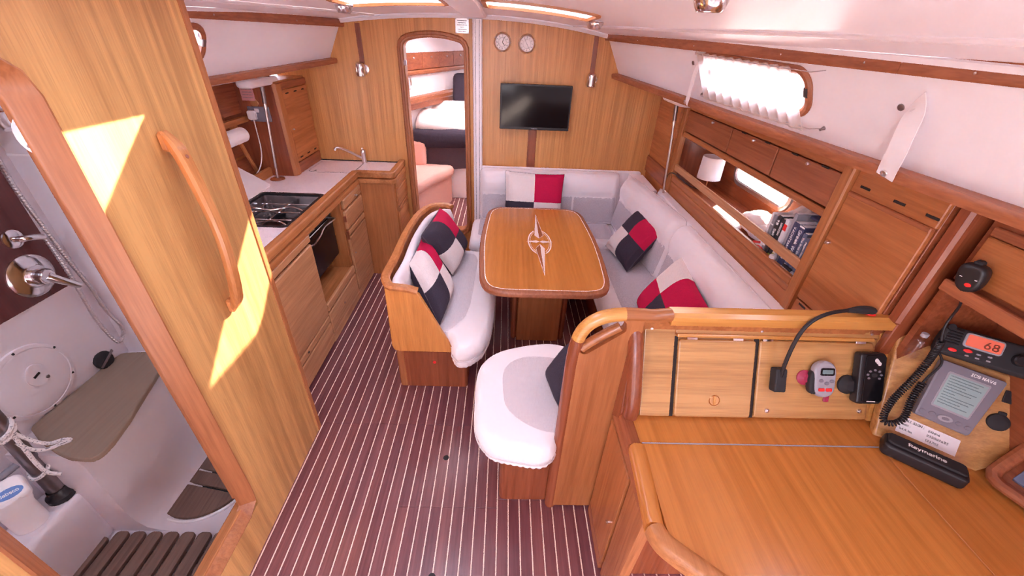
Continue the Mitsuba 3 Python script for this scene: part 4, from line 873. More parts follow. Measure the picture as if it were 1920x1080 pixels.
# table lamp and things on the bookshelf
lm = thing('table_lamp', 'small lamp with a white drum shade at the corner end of the bookshelf', 'lamp')
c = np.array([1.447, 2.800, 1.0])
part(lm, 'base', lathe([(0.035, 0.0), (0.035, 0.006), (0.030, 0.010), (0.006, 0.012)], c+[0, 0, 0.001]), 'brass')
part(lm, 'stem', cyl(c+[0, 0, 0.01], c+[0, 0, 0.125], 0.004, n=10), 'brass')
part(lm, 'shade', lathe([(0.078, 0.095), (0.074, 0.245), (0.0735, 0.245), (0.0775, 0.095)], c, n=40), 'shade_cloth', smooth=50)
part(lm, 'cord', tube(smooth_path([c+[-0.03, 0.02, 0.006], (1.37, 2.90, 1.010), (1.315, 2.98, 1.045), (1.262, 3.02, 1.062), (1.245, 3.04, 1.00)], 30), 0.003, 6), 'black')
lv = thing('strip_lamp', 'slim grey strip light under the upper lockers near the corner', 'light')
part(lv, 'body', bx(1.335, 1.375, 2.75, 3.05, 1.300, 1.326, 0.006), 'plastic_light')
part(lv, 'slot', bx(1.333, 1.336, 2.80, 3.00, 1.306, 1.318), 'ink', smooth=False)
# books, spines turned into the saloon
BK = 'books standing on the shelf by the closed locker'
def book(y, w, h, d, mat, label, x=1.322, title=None, tilt=0.0, tm='white', th=0.011, blocks=()):
    y = y+0.035
    k = thing('book', label, 'book', BK)
    def place(m): 
        m.apply_transform(trimesh.transformations.rotation_matrix(tilt, [1, 0, 0], [x, y, 1.001])); return m
    part(k, 'cover', place(bx(x, x+d, y-w/2, y+w/2, 1.001, 1.001+h, 0.002)), mat)
    part(k, 'pages', place(bx(x+0.006, x+d-0.004, y-w/2+0.003, y+w/2-0.003, 1.001+h-0.001, 1.001+h+0.0015)), 'paper', smooth=False)
    if title:
        m = meshkit.text_mesh(title, th, 0.0006, True); m = frame(m, (x, y+th/2, 1.001+h-0.018), (0, 0, -1), (0, -1, 0), (-1, 0, 0)); 
        part(k, 'title', place(m), tm, smooth=False)
    for z0, z1, m_ in blocks: part(k, 'spine_band', place(bx(x-0.0006, x+0.001, y-w/2+0.001, y+w/2-0.001, 1.001+z0, 1.001+z1)), m_, smooth=False)
    return k
book(1.530, 0.020, 0.205, 0.17, 'book_slate', 'slate-blue book on the shelf, the one against the wooden post', title='Aegean Pilot', th=0.009)
book(1.556, 0.026, 0.215, 0.18, 'book_slate', 'blue book titled The Shell Channel Pilot', title='The Shell Channel Pi', th=0.010)
book(1.590, 0.034, 0.235, 0.19, 'book_navy', 'navy book titled Greek Waters Pilot', title='Greek Waters P', th=0.018, blocks=((0.228, 0.235, 'white'),))
book(1.630, 0.038, 0.235, 0.19, 'book_navy', 'thick dark navy book titled Yachtsman\'s Handbook', title="YACHTSMAN'S H", th=0.014)
book(1.665, 0.022, 0.265, 0.23, 'plastic_light', 'tall pale grey folder standing among the books', x=1.33)
book(1.692, 0.024, 0.225, 0.17, 'paper', 'white book with a red top band', blocks=((0.17, 0.20, 'red'), (0.02, 0.05, 'olive')))
book(1.720, 0.024, 0.215, 0.17, 'book_black', 'black book with a white lettered band, beside the white one', title='DESIGN', th=0.012, blocks=((0.02, 0.035, 'olive'),))
book(1.750, 0.026, 0.220, 0.17, 'book_black', 'black book marked 98 on the shelf', title='98   Sail', th=0.016)
book(1.782, 0.020, 0.210, 0.17, 'ink_grey', 'dark grey book with white spine lines', blocks=((0.05, 0.06, 'white'), (0.16, 0.165, 'white')))
book(1.806, 0.014, 0.215, 0.17, 'paper', 'thin white book at the free end of the row')
tv_ = thing('box_file', 'large dark blue folder lying over the tops of the books', 'folder')
part(tv_, 'cover', obx((1.50, 1.60, 1.262), (1, 0, 0.05), (0, 1, 0), (-0.05, 0, 1), 0.22, 0.20, 0.014, 0.003), 'book_navy')
# crumpled bright plastic bag
m_, _ = puff(smooth_path([(1.37, 1.90), (1.36, 2.05), (1.40, 2.20), (1.50, 2.24), (1.56, 2.10), (1.54, 1.92), (1.45, 1.86)], 60, closed=True), 1.001, 1.095, 0.07, crown=0.01, cell=0.02)
v = m_.vertices.copy(); f1 = meshkit.fbm(v*22, 3, 3)-0.5; f2 = meshkit.noise(v*45, 8)-0.5
m_ = TM(v+np.column_stack([f1*0.05, f2*0.03, np.where(v[:, 2] > 1.03, f1*0.05, 0)]), m_.faces)
solo('plastic_bag', m_, 'white', 'crumpled white plastic bag on the bookshelf under the portlight', 'bag', smooth=20)
# small odds and ends in front, seen under the rail
rc = thing('remote_control', 'small black remote control on the shelf edge below the books', 'remote control')
part(rc, 'body', obx((1.312, 1.600, 1.026), (0, 1, 0), (0.3, 0, 1), (1, 0, -0.3), 0.062, 0.048, 0.016, 0.004), 'black')
for a in range(3):
    for b in range(4): part(rc, 'button', obx((1.3015, 1.580+0.0135*b, 1.016+0.012*a), (0, 1, 0), (0.3, 0, 1), (1, 0, -0.3), 0.007, 0.006, 0.003), 'plastic_light', smooth=False)
solo('phone_case', obx((1.312, 1.538, 1.024), (0, 1, 0), (0.25, 0, 1), (1, 0, -0.25), 0.060, 0.044, 0.014, 0.005), 'plastic_light', 'pale silvery case on the shelf edge beside the wooden post', 'case')
solo('tin', lathe([(0, 0), (0.016, 0), (0.016, 0.05), (0.014, 0.054), (0, 0.054)], (1.305, 1.700, 1.001), n=18), 'plastic_white', 'small white tin on the shelf edge below the books', 'tin')
k = thing('red_packet', 'small red and white packet on the shelf edge near the plastic bag', 'packet')
part(k, 'body', obx((1.33, 1.86, 1.018), (0.3, 1, 0), (-1, 0.3, 0), (0, 0, 1), 0.10, 0.05, 0.034, 0.006), 'red')
part(k, 'band', obx((1.33, 1.86, 1.018), (0.3, 1, 0), (-1, 0.3, 0), (0, 0, 1), 0.030, 0.052, 0.036, 0.006), 'plastic_white')
# gathered white cloth hanging from the locker above the books
cp = smooth_path([(1.50, 1.83, 1.335), (1.50, 1.825, 1.29), (1.495, 1.825, 1.25), (1.48, 1.83, 1.20), (1.46, 1.84, 1.15)], 24)
star_ = np.array([( (1+0.16*math.sin(7*a))*math.cos(a), (1+0.16*math.sin(7*a))*math.sin(a)) for a in np.arange(42)*2*math.pi/42])
solo('cloth_bag', sweep(cp, star_, scale=np.interp(np.linspace(0, 1, 24), [0, 0.3, 0.5, 1], [0.050, 0.034, 0.042, 0.075])), 'cloth_white', 'gathered white cloth bag hanging above the books', 'bag', smooth=50)

# ================================================================ CHART TABLE AND INSTRUMENTS
FU = unit([0, 0.123, 0.245]); FN = np.array([0, -FU[2], FU[1]]); FO = np.array([0, 0.967, 0.765])
def FP(x, u, w=0.0): return FO+np.array([x, 0, 0])+FU*u+FN*w
def onF(m): return frame(m, FO, (1, 0, 0), FU, FN)
nt = thing('chart_table', 'varnished chart table with rounded raised edges at the lower right', 'table')
part(nt, 'fixed_top', bx(0.485, 1.66, 0.857, 0.985, 0.735, 0.760, 0.002), 'wood_table', label='fixed strip behind the lid')
lidp = [(0.490, 0.853), (1.306, 0.853), (1.306, 0.10), (0.96, 0.10), (0.615, 0.445), (0.480, 0.565)]
part(nt, 'lid', plate('xy', lidp, 0.735, 0.760, 0.0015), 'wood_table', label='hinged lid of the chart table')
part(nt, 'hinge_strip', bx(0.49, 1.306, 0.8532, 0.8568, 0.752, 0.7612), 'plastic_light', smooth=False)
part(nt, 'side_strip', bx(1.3085, 1.66, 0.10, 0.8545, 0.735, 0.760, 0.0015), 'wood_table')
rp_ = smooth_path([(0.474, 0.846), (0.470, 0.78), (0.460, 0.66), (0.453, 0.590)], 14)
edgeprof = [(-0.022, -0.045), (0.022, -0.045), (0.027, -0.020), (0.026, 0.001), (0.016, 0.013), (-0.008, 0.013), (-0.021, 0.004), (-0.026, -0.012)]
part(nt, 'edge_rail', sweep(np.column_stack([rp_, np.full(len(rp_), 0.757)]), edgeprof, upref=(0, 0, 1)), 'wood_table', smooth=60, label='rounded raised edge')
rp2 = smooth_path([(0.453, 0.589), (0.462, 0.560), (0.490, 0.528), (0.545, 0.482), (0.60, 0.434)], 26)
part(nt, 'edge_rail', sweep(np.column_stack([rp2, np.full(len(rp2), 0.757)]), edgeprof, upref=(0, 0, 1)), 'wood_galley_y', smooth=60, label='rounded raised corner edge')
part(nt, 'corner_edge', sweep(np.array([(0.60, 0.434, 0.750), (0.70, 0.345, 0.750), (0.95, 0.10, 0.750)]), [(-0.022, -0.040), (0.022, -0.040), (0.026, -0.015), (0.020, 0.006), (-0.020, 0.006), (-0.026, -0.015)], upref=(0, 0, 1)), 'wood_table', smooth=60)
rp3 = np.array([(0.469, 0.975), (0.469, 0.851)])
part(nt, 'edge_rail', sweep(np.column_stack([rp3, np.full(2, 0.748)]), edgeprof, upref=(0, 0, 1)), 'wood_red_y')
part(nt, 'body', plate('xy', [(0.462, 0.795), (1.30, 0.795), (1.30, 1.048), (0.462, 1.048)], 0.001, 0.712, 0.001), 'wood_red_z')
dd = part(nt, 'door', plate('yz', [(1.042, 0.070), (0.792, 0.070), (0.792, 0.655), (1.042, 0.655)], 0.446, 0.462, 0.004), 'wood_mid_z', label='small door in the side of the chart table')
part(dd, 'knob', lathe([(0.004, 0), (0.004, 0.008), (0.007, 0.010), (0, 0.015)], (0.446, 0.82, 0.33), (-1, 0, 0), 12), 'chrome')
part(nt, 'side_rail', plate('yz', [(1.048, 0.662), (0.69, 0.662), (0.69, 0.712), (1.048, 0.712)], 0.450, 0.468, 0.003), 'wood_trim_y')
part(nt, 'plinth', plate('yz', [(1.048, 0.001), (0.80, 0.001), (0.80, 0.064), (1.048, 0.064)], 0.446, 0.462, 0.003), 'wood_trim_y')
part(nt, 'leg', plate('yz', [(0.784, 0.001), (0.670, 0.001), (0.655, 0.30), (0.640, 0.712), (0.784, 0.712)], 0.452, 0.492, 0.006), 'wood_trim_z', label='wooden leg under the table edge')
part(nt, 'back_panel', bx(0.492, 1.30, 0.780, 0.794, 0.001, 0.712), 'wood_red_z', smooth=False)
part(nt, 'tray_bottom', plate('xy', [(0.49, 0.79), (1.60, 0.79), (1.60, 0.10), (0.95, 0.10), (0.60, 0.44), (0.49, 0.53)], 0.690, 0.705, 0.002), 'wood_red_y')

# grab-rail panel between seat and chart table, and the rail along the top
gp = thing('seat_end_board', 'wooden end board with a looped hand grip between the seat and chart table', 'panel')
outer = np.array([(0.258, 0.001), (0.258, 0.93), (0.262, 1.00), (0.275, 1.06), (0.300, 1.098), (0.345, 1.126), (0.400, 1.137), (0.460, 1.137), (0.500, 1.134), (0.500, 0.001)])
cs = smooth_path(outer[1:9], 44); poly = np.vstack([outer[:1], cs, outer[9:]])
slot = Polygon([(0.300, 0.988), (0.312, 1.040), (0.335, 1.078), (0.368, 1.094), (0.402, 1.094), (0.405, 1.080)]).buffer(0.006)
body = Polygon(poly).difference(slot)
part(gp, 'board', plate_h('xz', Polygon(poly).buffer(-0.018).difference(slot.buffer(0.016)), 1.058, 1.098), 'wood_mid_z')
gpath = np.column_stack([cs[:, 0]+0.008, np.full(len(cs), 1.078), cs[:, 1]-0.010])
gpath = np.vstack([[(0.266, 1.078, 0.002), (0.266, 1.078, 0.5)], gpath])
part(gp, 'edge_post', tube(gpath[:14], 0.024, 14), 'wood_red_z', label='rounded reddish front edge')
part(gp, 'hand_grip', tube(gpath[13:36], 0.0235, 16), 'wood_bright', label='orange looped hand grip')
part(gp, 'grip_end', tube(np.vstack([gpath[35:], [(0.575, 1.090, 1.122)]]), 0.0235, 16), 'wood_trim_x')
part(gp, 'lower_grip', tube(smooth_path([(0.290, 1.076, 0.978), (0.345, 1.076, 1.030), (0.410, 1.076, 1.078)], 12), 0.017, 12), 'wood_trim_x')
rl = thing('chart_table_rail', 'long varnished wooden rail along the top of the instrument board', 'rail')
rpr = [(-0.030, -0.030), (0.018, -0.034), (0.026, -0.022), (0.028, 0.002), (0.018, 0.014), (-0.018, 0.014), (-0.030, 0.002)]
part(rl, 'rail', sweep([(0.577, 1.100, 1.122), (0.95, 1.100, 1.124), (1.385, 1.100, 1.126)], [(-a, b) for a, b in rpr][::-1], upref=(0, 0, 1)), 'wood_bright')
part(rl, 'back_board', bx(0.50, 1.295, 1.100, 1.120, 0.35, 1.10, 0.002), 'wood_locker_y')

# instrument board with its two lids
ib = thing('instrument_board', 'sloping wooden instrument board with two lids behind the chart table', 'board')
part(ib, 'board', onF(bx(0.478, 1.385, 0.0, 0.345, -0.020, 0.0, 0.003)), 'wood_fascia')
for x in (0.6215, 0.912): part(ib, 'gap', onF(bx(x-0.0085, x+0.0085, 0.0, 0.292, 0.0, 0.0012)), 'dark_gap', smooth=False)
part(ib, 'left_panel', onF(slab(rrect(0.508, 0.615, 0.002, 0.338, 0.004), -0.002, 0.010, 0.003)), 'wood_fascia')
part(ib, 'top_strip', onF(slab(rrect(0.618, 1.36, 0.302, 0.338, 0.006), -0.002, 0.010, 0.003)), 'wood_fascia')
part(ib, 'top_moulding', onF(slab(rrect(0.622, 1.330, 0.290, 0.304, 0.005), 0.0, 0.014, 0.004)), 'wood_bright')
l1 = part(ib, 'lid', onF(slab(rrect(0.629, 0.904, 0.003, 0.284, 0.010), -0.002, 0.015, 0.006, 3)), 'wood_fascia', label='left lid of the instrument board')
part(l1, 'finger_knob', onF(lathe([(0.020, 0), (0.018, 0.003), (0.017, 0.001), (0.0, 0.001)], (0.770, 0.066, 0.015), (0, 0, 1), 28)), 'brass')
part(l1, 'knob_bar', onF(bx(0.766, 0.774, 0.050, 0.082, 0.015, 0.021, 0.002)), 'wood_bright')
for x in (0.675, 0.838): part(l1, 'hinge', onF(bx(x-0.018, x+0.018, 0.283, 0.292, 0.012, 0.0155, 0.001)), 'chrome')
l2 = part(ib, 'lid', onF(slab(rrect(0.920, 1.330, 0.003, 0.286, 0.010), -0.002, 0.012, 0.006, 3)), 'wood_fascia', label='right lid carrying the handsets')
for x in (0.945, 1.28): part(l2, 'hinge', onF(bx(x-0.018, x+0.018, 0.283, 0.292, 0.010, 0.0145, 0.001)), 'chrome')
for x, u in ((0.964, 0.032), (1.303, 0.037)): part(l2, 'lock', onF(lathe([(0.009, 0), (0.008, 0.004), (0.004, 0.005), (0.003, 0.002), (0, 0.002)], (x, u, 0.012), (0, 0, 1), 18)), 'chrome')
part(ib, 'right_frame', onF(slab([(1.340, 0.0), (1.395, 0.0), (1.40, 0.338), (1.345, 0.338), (1.350, 0.28)], -0.002, 0.014, 0.004)), 'wood_bright')
for x in (0.531, 0.922, 1.319): part(ib, 'screw', onF(lathe([(0.006, 0), (0.005, 0.002), (0, 0.003)], (x, 0.319, 0.010), (0, 0, 1), 12)), 'chrome')
part(ib, 'end_post', tube(smooth_path([(0.478, 0.972, 0.735), (0.478, 0.968, 0.79), (0.474, 1.000, 0.90), (0.468, 1.060, 1.03), (0.462, 1.085, 1.07), (0.455, 1.09, 1.085)], 30), 0.026, 16), 'wood_red_z', label='rounded dark red end post')
part(ib, 'end_cheek', plate('yz', [(1.055, 0.66), (0.975, 0.735), (1.005, 0.90), (1.055, 1.02)], 0.448, 0.478, 0.003), 'wood_red_z')

def onG(m): return frame(m, FO+np.array([-0.022, 0, 0])+FU*0.008, (1, 0, 0), FU, FN)
def GP(x, u, w=0.0): return FP(x-0.022, u+0.008, w)
# gooseneck reading lamp
gl = thing('gooseneck_lamp', 'black gooseneck reading lamp on the instrument board', 'lamp')
part(gl, 'base', onG(slab(rrect(0.984, 1.026, 0.102, 0.186, 0.006), 0.012, 0.045, 0.006)), 'black_matt')
gpth = smooth_path([GP(1.005, 0.16, 0.040), GP(1.005, 0.20, 0.052), GP(1.012, 0.28, 0.075), GP(1.045, 0.345, 0.080), GP(1.11, 0.385, 0.075), GP(1.20, 0.400, 0.062)], 40)
part(gl, 'stem', tube(gpth, 0.0065, 10), 'black')
hd = smooth_path([GP(1.195, 0.399, 0.063), GP(1.225, 0.402, 0.060), GP(1.265, 0.402, 0.056), GP(1.300, 0.398, 0.052)], 16)
part(gl, 'head', tube(hd, 0.013, 12, scale=np.interp(np.linspace(0, 1, 16), [0, 0.3, 0.6, 0.9, 1], [0.55, 0.9, 1.15, 1.1, 0.7])), 'black_matt')
part(gl, 'red_diffuser', obx(GP(1.285, 0.387, 0.054), hd[-1]-hd[8], FU, FN, 0.03, 0.008, 0.016, 0.002), 'red')

# small grey remote in a suction holder
r1 = thing('pilot_remote', 'small grey remote with two red buttons on the instrument board', 'remote control')
part(r1, 'holder', onG(lathe([(0.026, 0), (0.027, 0.006), (0.018, 0.012), (0.012, 0.020), (0, 0.020)], (1.108, 0.150, 0.012), (0, 0, 1), 24)), 'red_dull', label='dark red round holder')
part(r1, 'case', onG(slab(smooth_path([(1.122, 0.200), (1.155, 0.218), (1.190, 0.202), (1.198, 0.150), (1.188, 0.098), (1.160, 0.088), (1.132, 0.098), (1.120, 0.150)], 50, closed=True), 0.022, 0.050, 0.010, 3)), 'plastic_light')
part(r1, 'grip', onG(slab(smooth_path([(1.112, 0.17), (1.135, 0.20), (1.150, 0.14), (1.135, 0.098), (1.118, 0.10), (1.108, 0.13)], 40, closed=True), 0.020, 0.046, 0.008, 3)), 'black_matt')
part(r1, 'display', onG(slab(rrect(1.137, 0.0+1.187, 0.168, 0.195, 0.006), 0.049, 0.0515, 0.001)), 'black_gloss')
part(r1, 'display_glass', onG(slab(rrect(1.143, 1.181, 0.174, 0.189, 0.003), 0.0512, 0.0520, 0.0004)), 'lcd_ink')
for x, u in ((1.142, 0.150), (1.180, 0.149), (1.162, 0.141)): part(r1, 'button', onG(slab(ell(x, u, 0.008, 0.006, 16), 0.048, 0.0535, 0.002)), 'plastic_grey')
for x in (1.146, 1.172): part(r1, 'red_button', onG(slab(rrect(x-0.011, x+0.011, 0.112, 0.124, 0.004), 0.048, 0.0535, 0.002)), 'red')
solo('lanyard_tag', onG(bx(1.185, 1.205, 0.062, 0.112, 0.012, 0.020, 0.003)), 'red_dull', 'dark red tag hanging below the small grey remote', 'tag')
# black handset on a round holder
r2 = thing('handset', 'black handset clipped in a round black holder on the instrument board', 'handset')
part(r2, 'holder', onG(lathe([(0.034, 0), (0.034, 0.008), (0.026, 0.014), (0.018, 0.026), (0, 0.026)], (1.266, 0.128, 0.012), (0, 0, 1), 28)), 'black_matt')
part(r2, 'case', onG(slab(rrect(1.272, 1.362, 0.070, 0.252, 0.012), 0.020, 0.054, 0.008, 3)), 'black')
part(r2, 'face', onG(slab(rrect(1.288, 1.360, 0.080, 0.246, 0.010), 0.053, 0.057, 0.002)), 'black_gloss')
for k_ in range(3): part(r2, 'emblem', onG(slab(ell(1.330+0.006*(k_-1), 0.222+0.006*(1-k_), 0.006, 0.007, 16), 0.0565, 0.058, 0.0005)), 'plastic_white')
for a in range(7):
    t = math.radians(-40+a*43); part(r2, 'button', onG(slab(ell(1.322+0.024*math.cos(t), 0.176+0.018*math.sin(t), 0.005, 0.004, 12), 0.0565, 0.0585, 0.0008)), 'plastic_grey')
part(r2, 'button', onG(slab(ell(1.322, 0.176, 0.010, 0.008, 20), 0.0565, 0.0585, 0.001)), 'black_matt')
part(r2, 'mark', onG(bx(1.305, 1.335, 0.080, 0.084, 0.0565, 0.0575)), 'plastic_white', smooth=False)

# angled instrument console
CE = unit([0.88, -0.475, 0]); CA = unit([0.475, 0.88, 0]); CU = math.cos(math.radians(30))*np.array([0, 0, 1.0])+math.sin(math.radians(30))*CA; CN = np.cross(CE, CU); CO = np.array([1.32, 0.90, 0.765])
def onC(m): return frame(m, CO, CE, CU, CN)
def CP(e, u, w=0.0): return CO+CE*e+CU*u+CN*w
co = thing('instrument_console', 'sloping wooden corner console holding the weather receiver', 'console')
part(co, 'panel', onC(slab([(0.0, 0.0), (0.275, -0.004), (0.355, 0.075), (0.375, 0.315), (0.070, 0.342), (0.030, 0.385), (-0.015, 0.395), (-0.030, 0.36)], -0.05, 0.0, 0.008, 3)), 'wood_fascia')
part(co, 'socket_plate', onC(slab(rrect(0.268, 0.305, 0.236, 0.276, 0.003), 0.0, 0.004, 0.001)), 'black')
part(co, 'socket_cap', onC(lathe([(0.028, 0), (0.027, 0.006), (0.022, 0.009), (0.010, 0.010), (0, 0.010)], (0.278, 0.170, 0.0), (0, 0, 1), 28)), 'black_matt')
part(co, 'cap_tab', onC(bx(0.270, 0.290, 0.192, 0.206, 0.0, 0.006, 0.002)), 'black_matt')
nv_ = thing('weather_receiver', 'grey weather receiver with a large screen, marked ICS NAV6', 'receiver')
nq = np.array([(0.068, 0.118), (0.214, 0.098), (0.256, 0.300), (0.088, 0.318)])
def Q(a, b): return nq[0]*(1-a)*(1-b)+nq[1]*a*(1-b)+nq[2]*a*b+nq[3]*(1-a)*b
def Qs(a0, a1, b0, b1, z0, z1, r=0.001, rc=0.0):
    c = rrect(a0, a1, b0, b1, rc, 3) if rc else np.array([(a0, b0), (a1, b0), (a1, b1), (a0, b1)])
    return onC(slab(np.array([Q(*p) for p in c]), z0, z1, r))
part(nv_, 'case', Qs(0, 1, 0, 1, 0.0, 0.026, 0.006, 0.05), 'plastic_grey')
part(nv_, 'bezel', Qs(0.17, 0.83, 0.24, 0.86, 0.024, 0.0275, 0.001, 0.03), 'plastic_light')
part(nv_, 'screen', Qs(0.20, 0.80, 0.27, 0.83, 0.026, 0.0282, 0.0004), 'lcd_grey', label='grey-green screen with lines of text')
for q_ in range(11):
    l_ = [0.5, 0.45, 0.52, 0.30, 0.5, 0.44, 0.2, 0.54, 0.48, 0.36, 0.5][q_]
    part(nv_, 'screen_line', Qs(0.23, 0.23+l_, 0.79-0.046*q_, 0.805-0.046*q_, 0.0280, 0.0284, 0.0001), 'lcd_ink', smooth=False)
text_on(nv_, 'ICS NAV6', 0.0095, CP(*Q(0.48, 0.90), 0.026), CE*(Q(1, .9)-Q(0, .9))[0]+CU*(Q(1, .9)-Q(0, .9))[1], CE*(Q(.5, 1)-Q(.5, 0))[0]+CU*(Q(.5, 1)-Q(.5, 0))[1], 'white', bold=True)
for a, b in ((0.10, 0.10), (0.27, 0.12), (0.74, 0.13), (0.90, 0.12)): part(nv_, 'button', onC(slab(np.array([Q(a, b)+0.009*np.array([math.cos(t), 0.7*math.sin(t)]) for t in np.arange(18)*math.pi/9]), 0.024, 0.0290, 0.0015)), 'plastic_grey')
part(nv_, 'cursor_pad', onC(slab(np.array([Q(0.50, 0.12)+np.array([0.020*math.cos(t), 0.011*math.sin(t)]) for t in np.arange(24)*math.pi/12]), 0.024, 0.0295, 0.002)), 'plastic_light')
part(nv_, 'button', onC(slab(np.array([Q(0.50, 0.12)+np.array([0.010*math.cos(t), 0.005*math.sin(t)]) for t in np.arange(20)*math.pi/10]), 0.029, 0.0310, 0.001)), 'plastic_grey')
# call-sign label
lb = thing('call_sign_label', 'white printed call sign label below the grey weather receiver', 'label')
lq = [(0.050, 0.098), (0.049, 0.040), (0.213, 0.020), (0.213, 0.076)]
part(lb, 'sheet', onC(ext(Polygon(lq), 0.0005, 0.0015)), 'paper', smooth=False)
lx = unit(CE*(0.163)+CU*(-0.021)); ly = np.cross(CN, lx)
for s_, e_, u_, h_ in (('CALL SIGN :', 0.057, 0.083, 0.0075), ('2AHH4', 0.128, 0.0705, 0.0070), ('MMSI :', 0.057, 0.068, 0.0055), ('235059633', 0.128, 0.055, 0.0075), ('S.A.R. No.', 0.055, 0.052, 0.0060), ('121703', 0.128, 0.039, 0.0070)):
    text_on(lb, s_, h_, CP(e_, u_, 0.0015), lx, ly, 'ink', 0.0004, bold=True)
# black sun cover with the maker's lettering, lying on the table against the console
sb = thing('instrument_cover', 'black plastic instrument cover lettered Raymarine, lying on the chart table', 'cover')
BO, BE = np.array([1.372, 0.792, 0.761]), unit([0.150, -0.128, 0.0]); BB = np.cross((0, 0, 1.0), BE)
part(sb, 'shell', frame(slab(rrect(-0.105, 0.105, -0.030, 0.044, 0.016), 0.0, 0.046, 0.010, 3), BO+[0.012, -0.004, 0], BE, BB), 'black')
part(sb, 'top', frame(slab(rrect(-0.098, 0.098, -0.014, 0.038, 0.012), 0.040, 0.052, 0.005, 3), BO+[0.012, -0.004, 0], BE, BB), 'black_matt')
text_on(sb, 'Raymarine', 0.014, BO+[0.012, -0.004, 0]+BB*0.004+np.array([0, 0, 0.0522]), BE, BB, 'white', 0.0008, True, centre=True)

# marine radio in the recess, microphone and coiled cord
RO, RE = np.array([1.44, 0.99, 1.14]), np.array([math.cos(0.611), -math.sin(0.611), 0])
RA = np.array([-RE[1], RE[0], 0]); RU = unit(np.array([0, 0, 1.0])+0.6*RA); RN = np.cross(RE, RU)
def onR(m): return frame(m, RO, RE, RU, RN)
rd = thing('marine_radio', 'black marine radio with an orange display reading 68', 'radio')
part(rd, 'case', onR(slab(rrect(-0.014, 0.245, -0.058, 0.036, 0.016), -0.06, -0.004, 0.010, 3)), 'black_matt')
for q_ in range(6): part(rd, 'speaker_rib', onR(bx(-0.006, 0.030, 0.024-0.009*q_, 0.029-0.009*q_, -0.006, 0.0, 0.002)), 'black')
part(rd, 'display_frame', onR(slab(rrect(0.035, 0.126, -0.018, 0.029, 0.010), -0.006, 0.002, 0.004)), 'plastic_light')
part(rd, 'display', onR(slab(rrect(0.040, 0.121, -0.013, 0.024, 0.006), 0.001, 0.0026, 0.0005)), 'lcd_orange', label='glowing orange display')
m_ = meshkit.text_mesh('68', 0.021, 0.0006, True); part(rd, 'display_digits', onR(frame(m_, (0.078, -0.007, 0.0025), (1, 0, 0), (0, 1, 0))), 'lcd_digit', smooth=False)
for e_, u_ in ((0.020, -0.038), (0.054, -0.028)): part(rd, 'red_button', onR(slab(ell(e_, u_, 0.011, 0.006, 20), -0.006, 0.001, 0.003)), 'red')
for e_, u_ in ((0.080, -0.030), (0.080, -0.042), (0.105, -0.028), (0.105, -0.041), (0.056, -0.043)): part(rd, 'button', onR(slab(rrect(e_-0.005, e_+0.005, u_-0.0025, u_+0.0025, 0.002), -0.006, -0.001, 0.001)), 'plastic_light')
for e_ in (0.165, 0.205): part(rd, 'knob', onR(lathe([(0.018, 0), (0.017, 0.014), (0.013, 0.018), (0, 0.018)], (e_, -0.012, -0.004), (0, 0, 1), 22)), 'black')
part(rd, 'microphone_socket', onR(lathe([(0.010, 0), (0.010, 0.012), (0, 0.012)], (-0.004, 0.030, -0.004), (0, 0, 1), 16)), 'black')
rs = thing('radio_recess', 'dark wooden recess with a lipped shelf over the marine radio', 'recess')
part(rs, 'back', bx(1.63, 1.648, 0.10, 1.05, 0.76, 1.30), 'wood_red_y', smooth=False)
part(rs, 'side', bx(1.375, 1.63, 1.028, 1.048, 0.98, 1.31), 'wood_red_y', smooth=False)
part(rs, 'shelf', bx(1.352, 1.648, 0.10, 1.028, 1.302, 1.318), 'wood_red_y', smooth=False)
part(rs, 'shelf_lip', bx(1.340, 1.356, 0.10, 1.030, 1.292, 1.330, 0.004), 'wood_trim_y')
ln = thing('upper_locker', 'wooden locker doors behind the microphone above the chart table', 'locker')
part(ln, 'back', bx(1.395, 1.65, 0.10, 1.050, 1.318, 1.53), 'wood_red_y', smooth=False)
for a, b in ((0.835, 1.028), (0.40, 0.830)): part(ln, 'door', bx(1.378, 1.394, a, b, 1.335, 1.470, 0.003), 'wood_locker_y')
part(ln, 'top_rail', bx(1.376, 1.394, 0.10, 1.028, 1.474, 1.50, 0.003), 'wood_trim_y')
mc = thing('microphone', 'black hand microphone hanging on the locker door above the radio', 'microphone')
MO = np.array([1.350, 0.975, 1.370]); ME = unit([0.25, -0.9, 0.10]); MU = unit([-0.12, 0.10, 1.0]); MN = np.cross(ME, MU)
part(mc, 'body', frame(slab(smooth_path([(-0.026, 0.030), (0.0, 0.038), (0.026, 0.030), (0.032, 0.0), (0.026, -0.030), (0.012, -0.046), (-0.012, -0.046), (-0.026, -0.030), (-0.032, 0.0)], 48, closed=True), -0.014, 0.022, 0.012, 3), MO, ME, MU, MN), 'black')
part(mc, 'button', frame(slab(ell(0.006, -0.022, 0.008, 0.006, 18), 0.020, 0.0245, 0.002), MO, ME, MU, MN), 'red')
for x_ in (-0.016, 0.018): part(mc, 'mark', frame(bx(x_-0.003, x_+0.003, -0.004, -0.002, 0.0215, 0.0225), MO, ME, MU, MN), 'white', smooth=False)
part(mc, 'clip', frame(bx(-0.010, 0.010, 0.030, 0.046, -0.014, 0.010, 0.004), MO, ME, MU, MN), 'black_matt')
part(mc, 'strain_relief', tube([MO-MU*0.042, MO-MU*0.085], 0.009, 10, scale=[1.1, 0.55]), 'black')
lead = [MO-MU*0.080, (1.392, 0.985, 1.24), (1.395, 0.985, 1.180), (1.390, 0.965, 1.140)]
part(mc, 'lead', tube(smooth_path(lead, 20), 0.0035, 8), 'black')
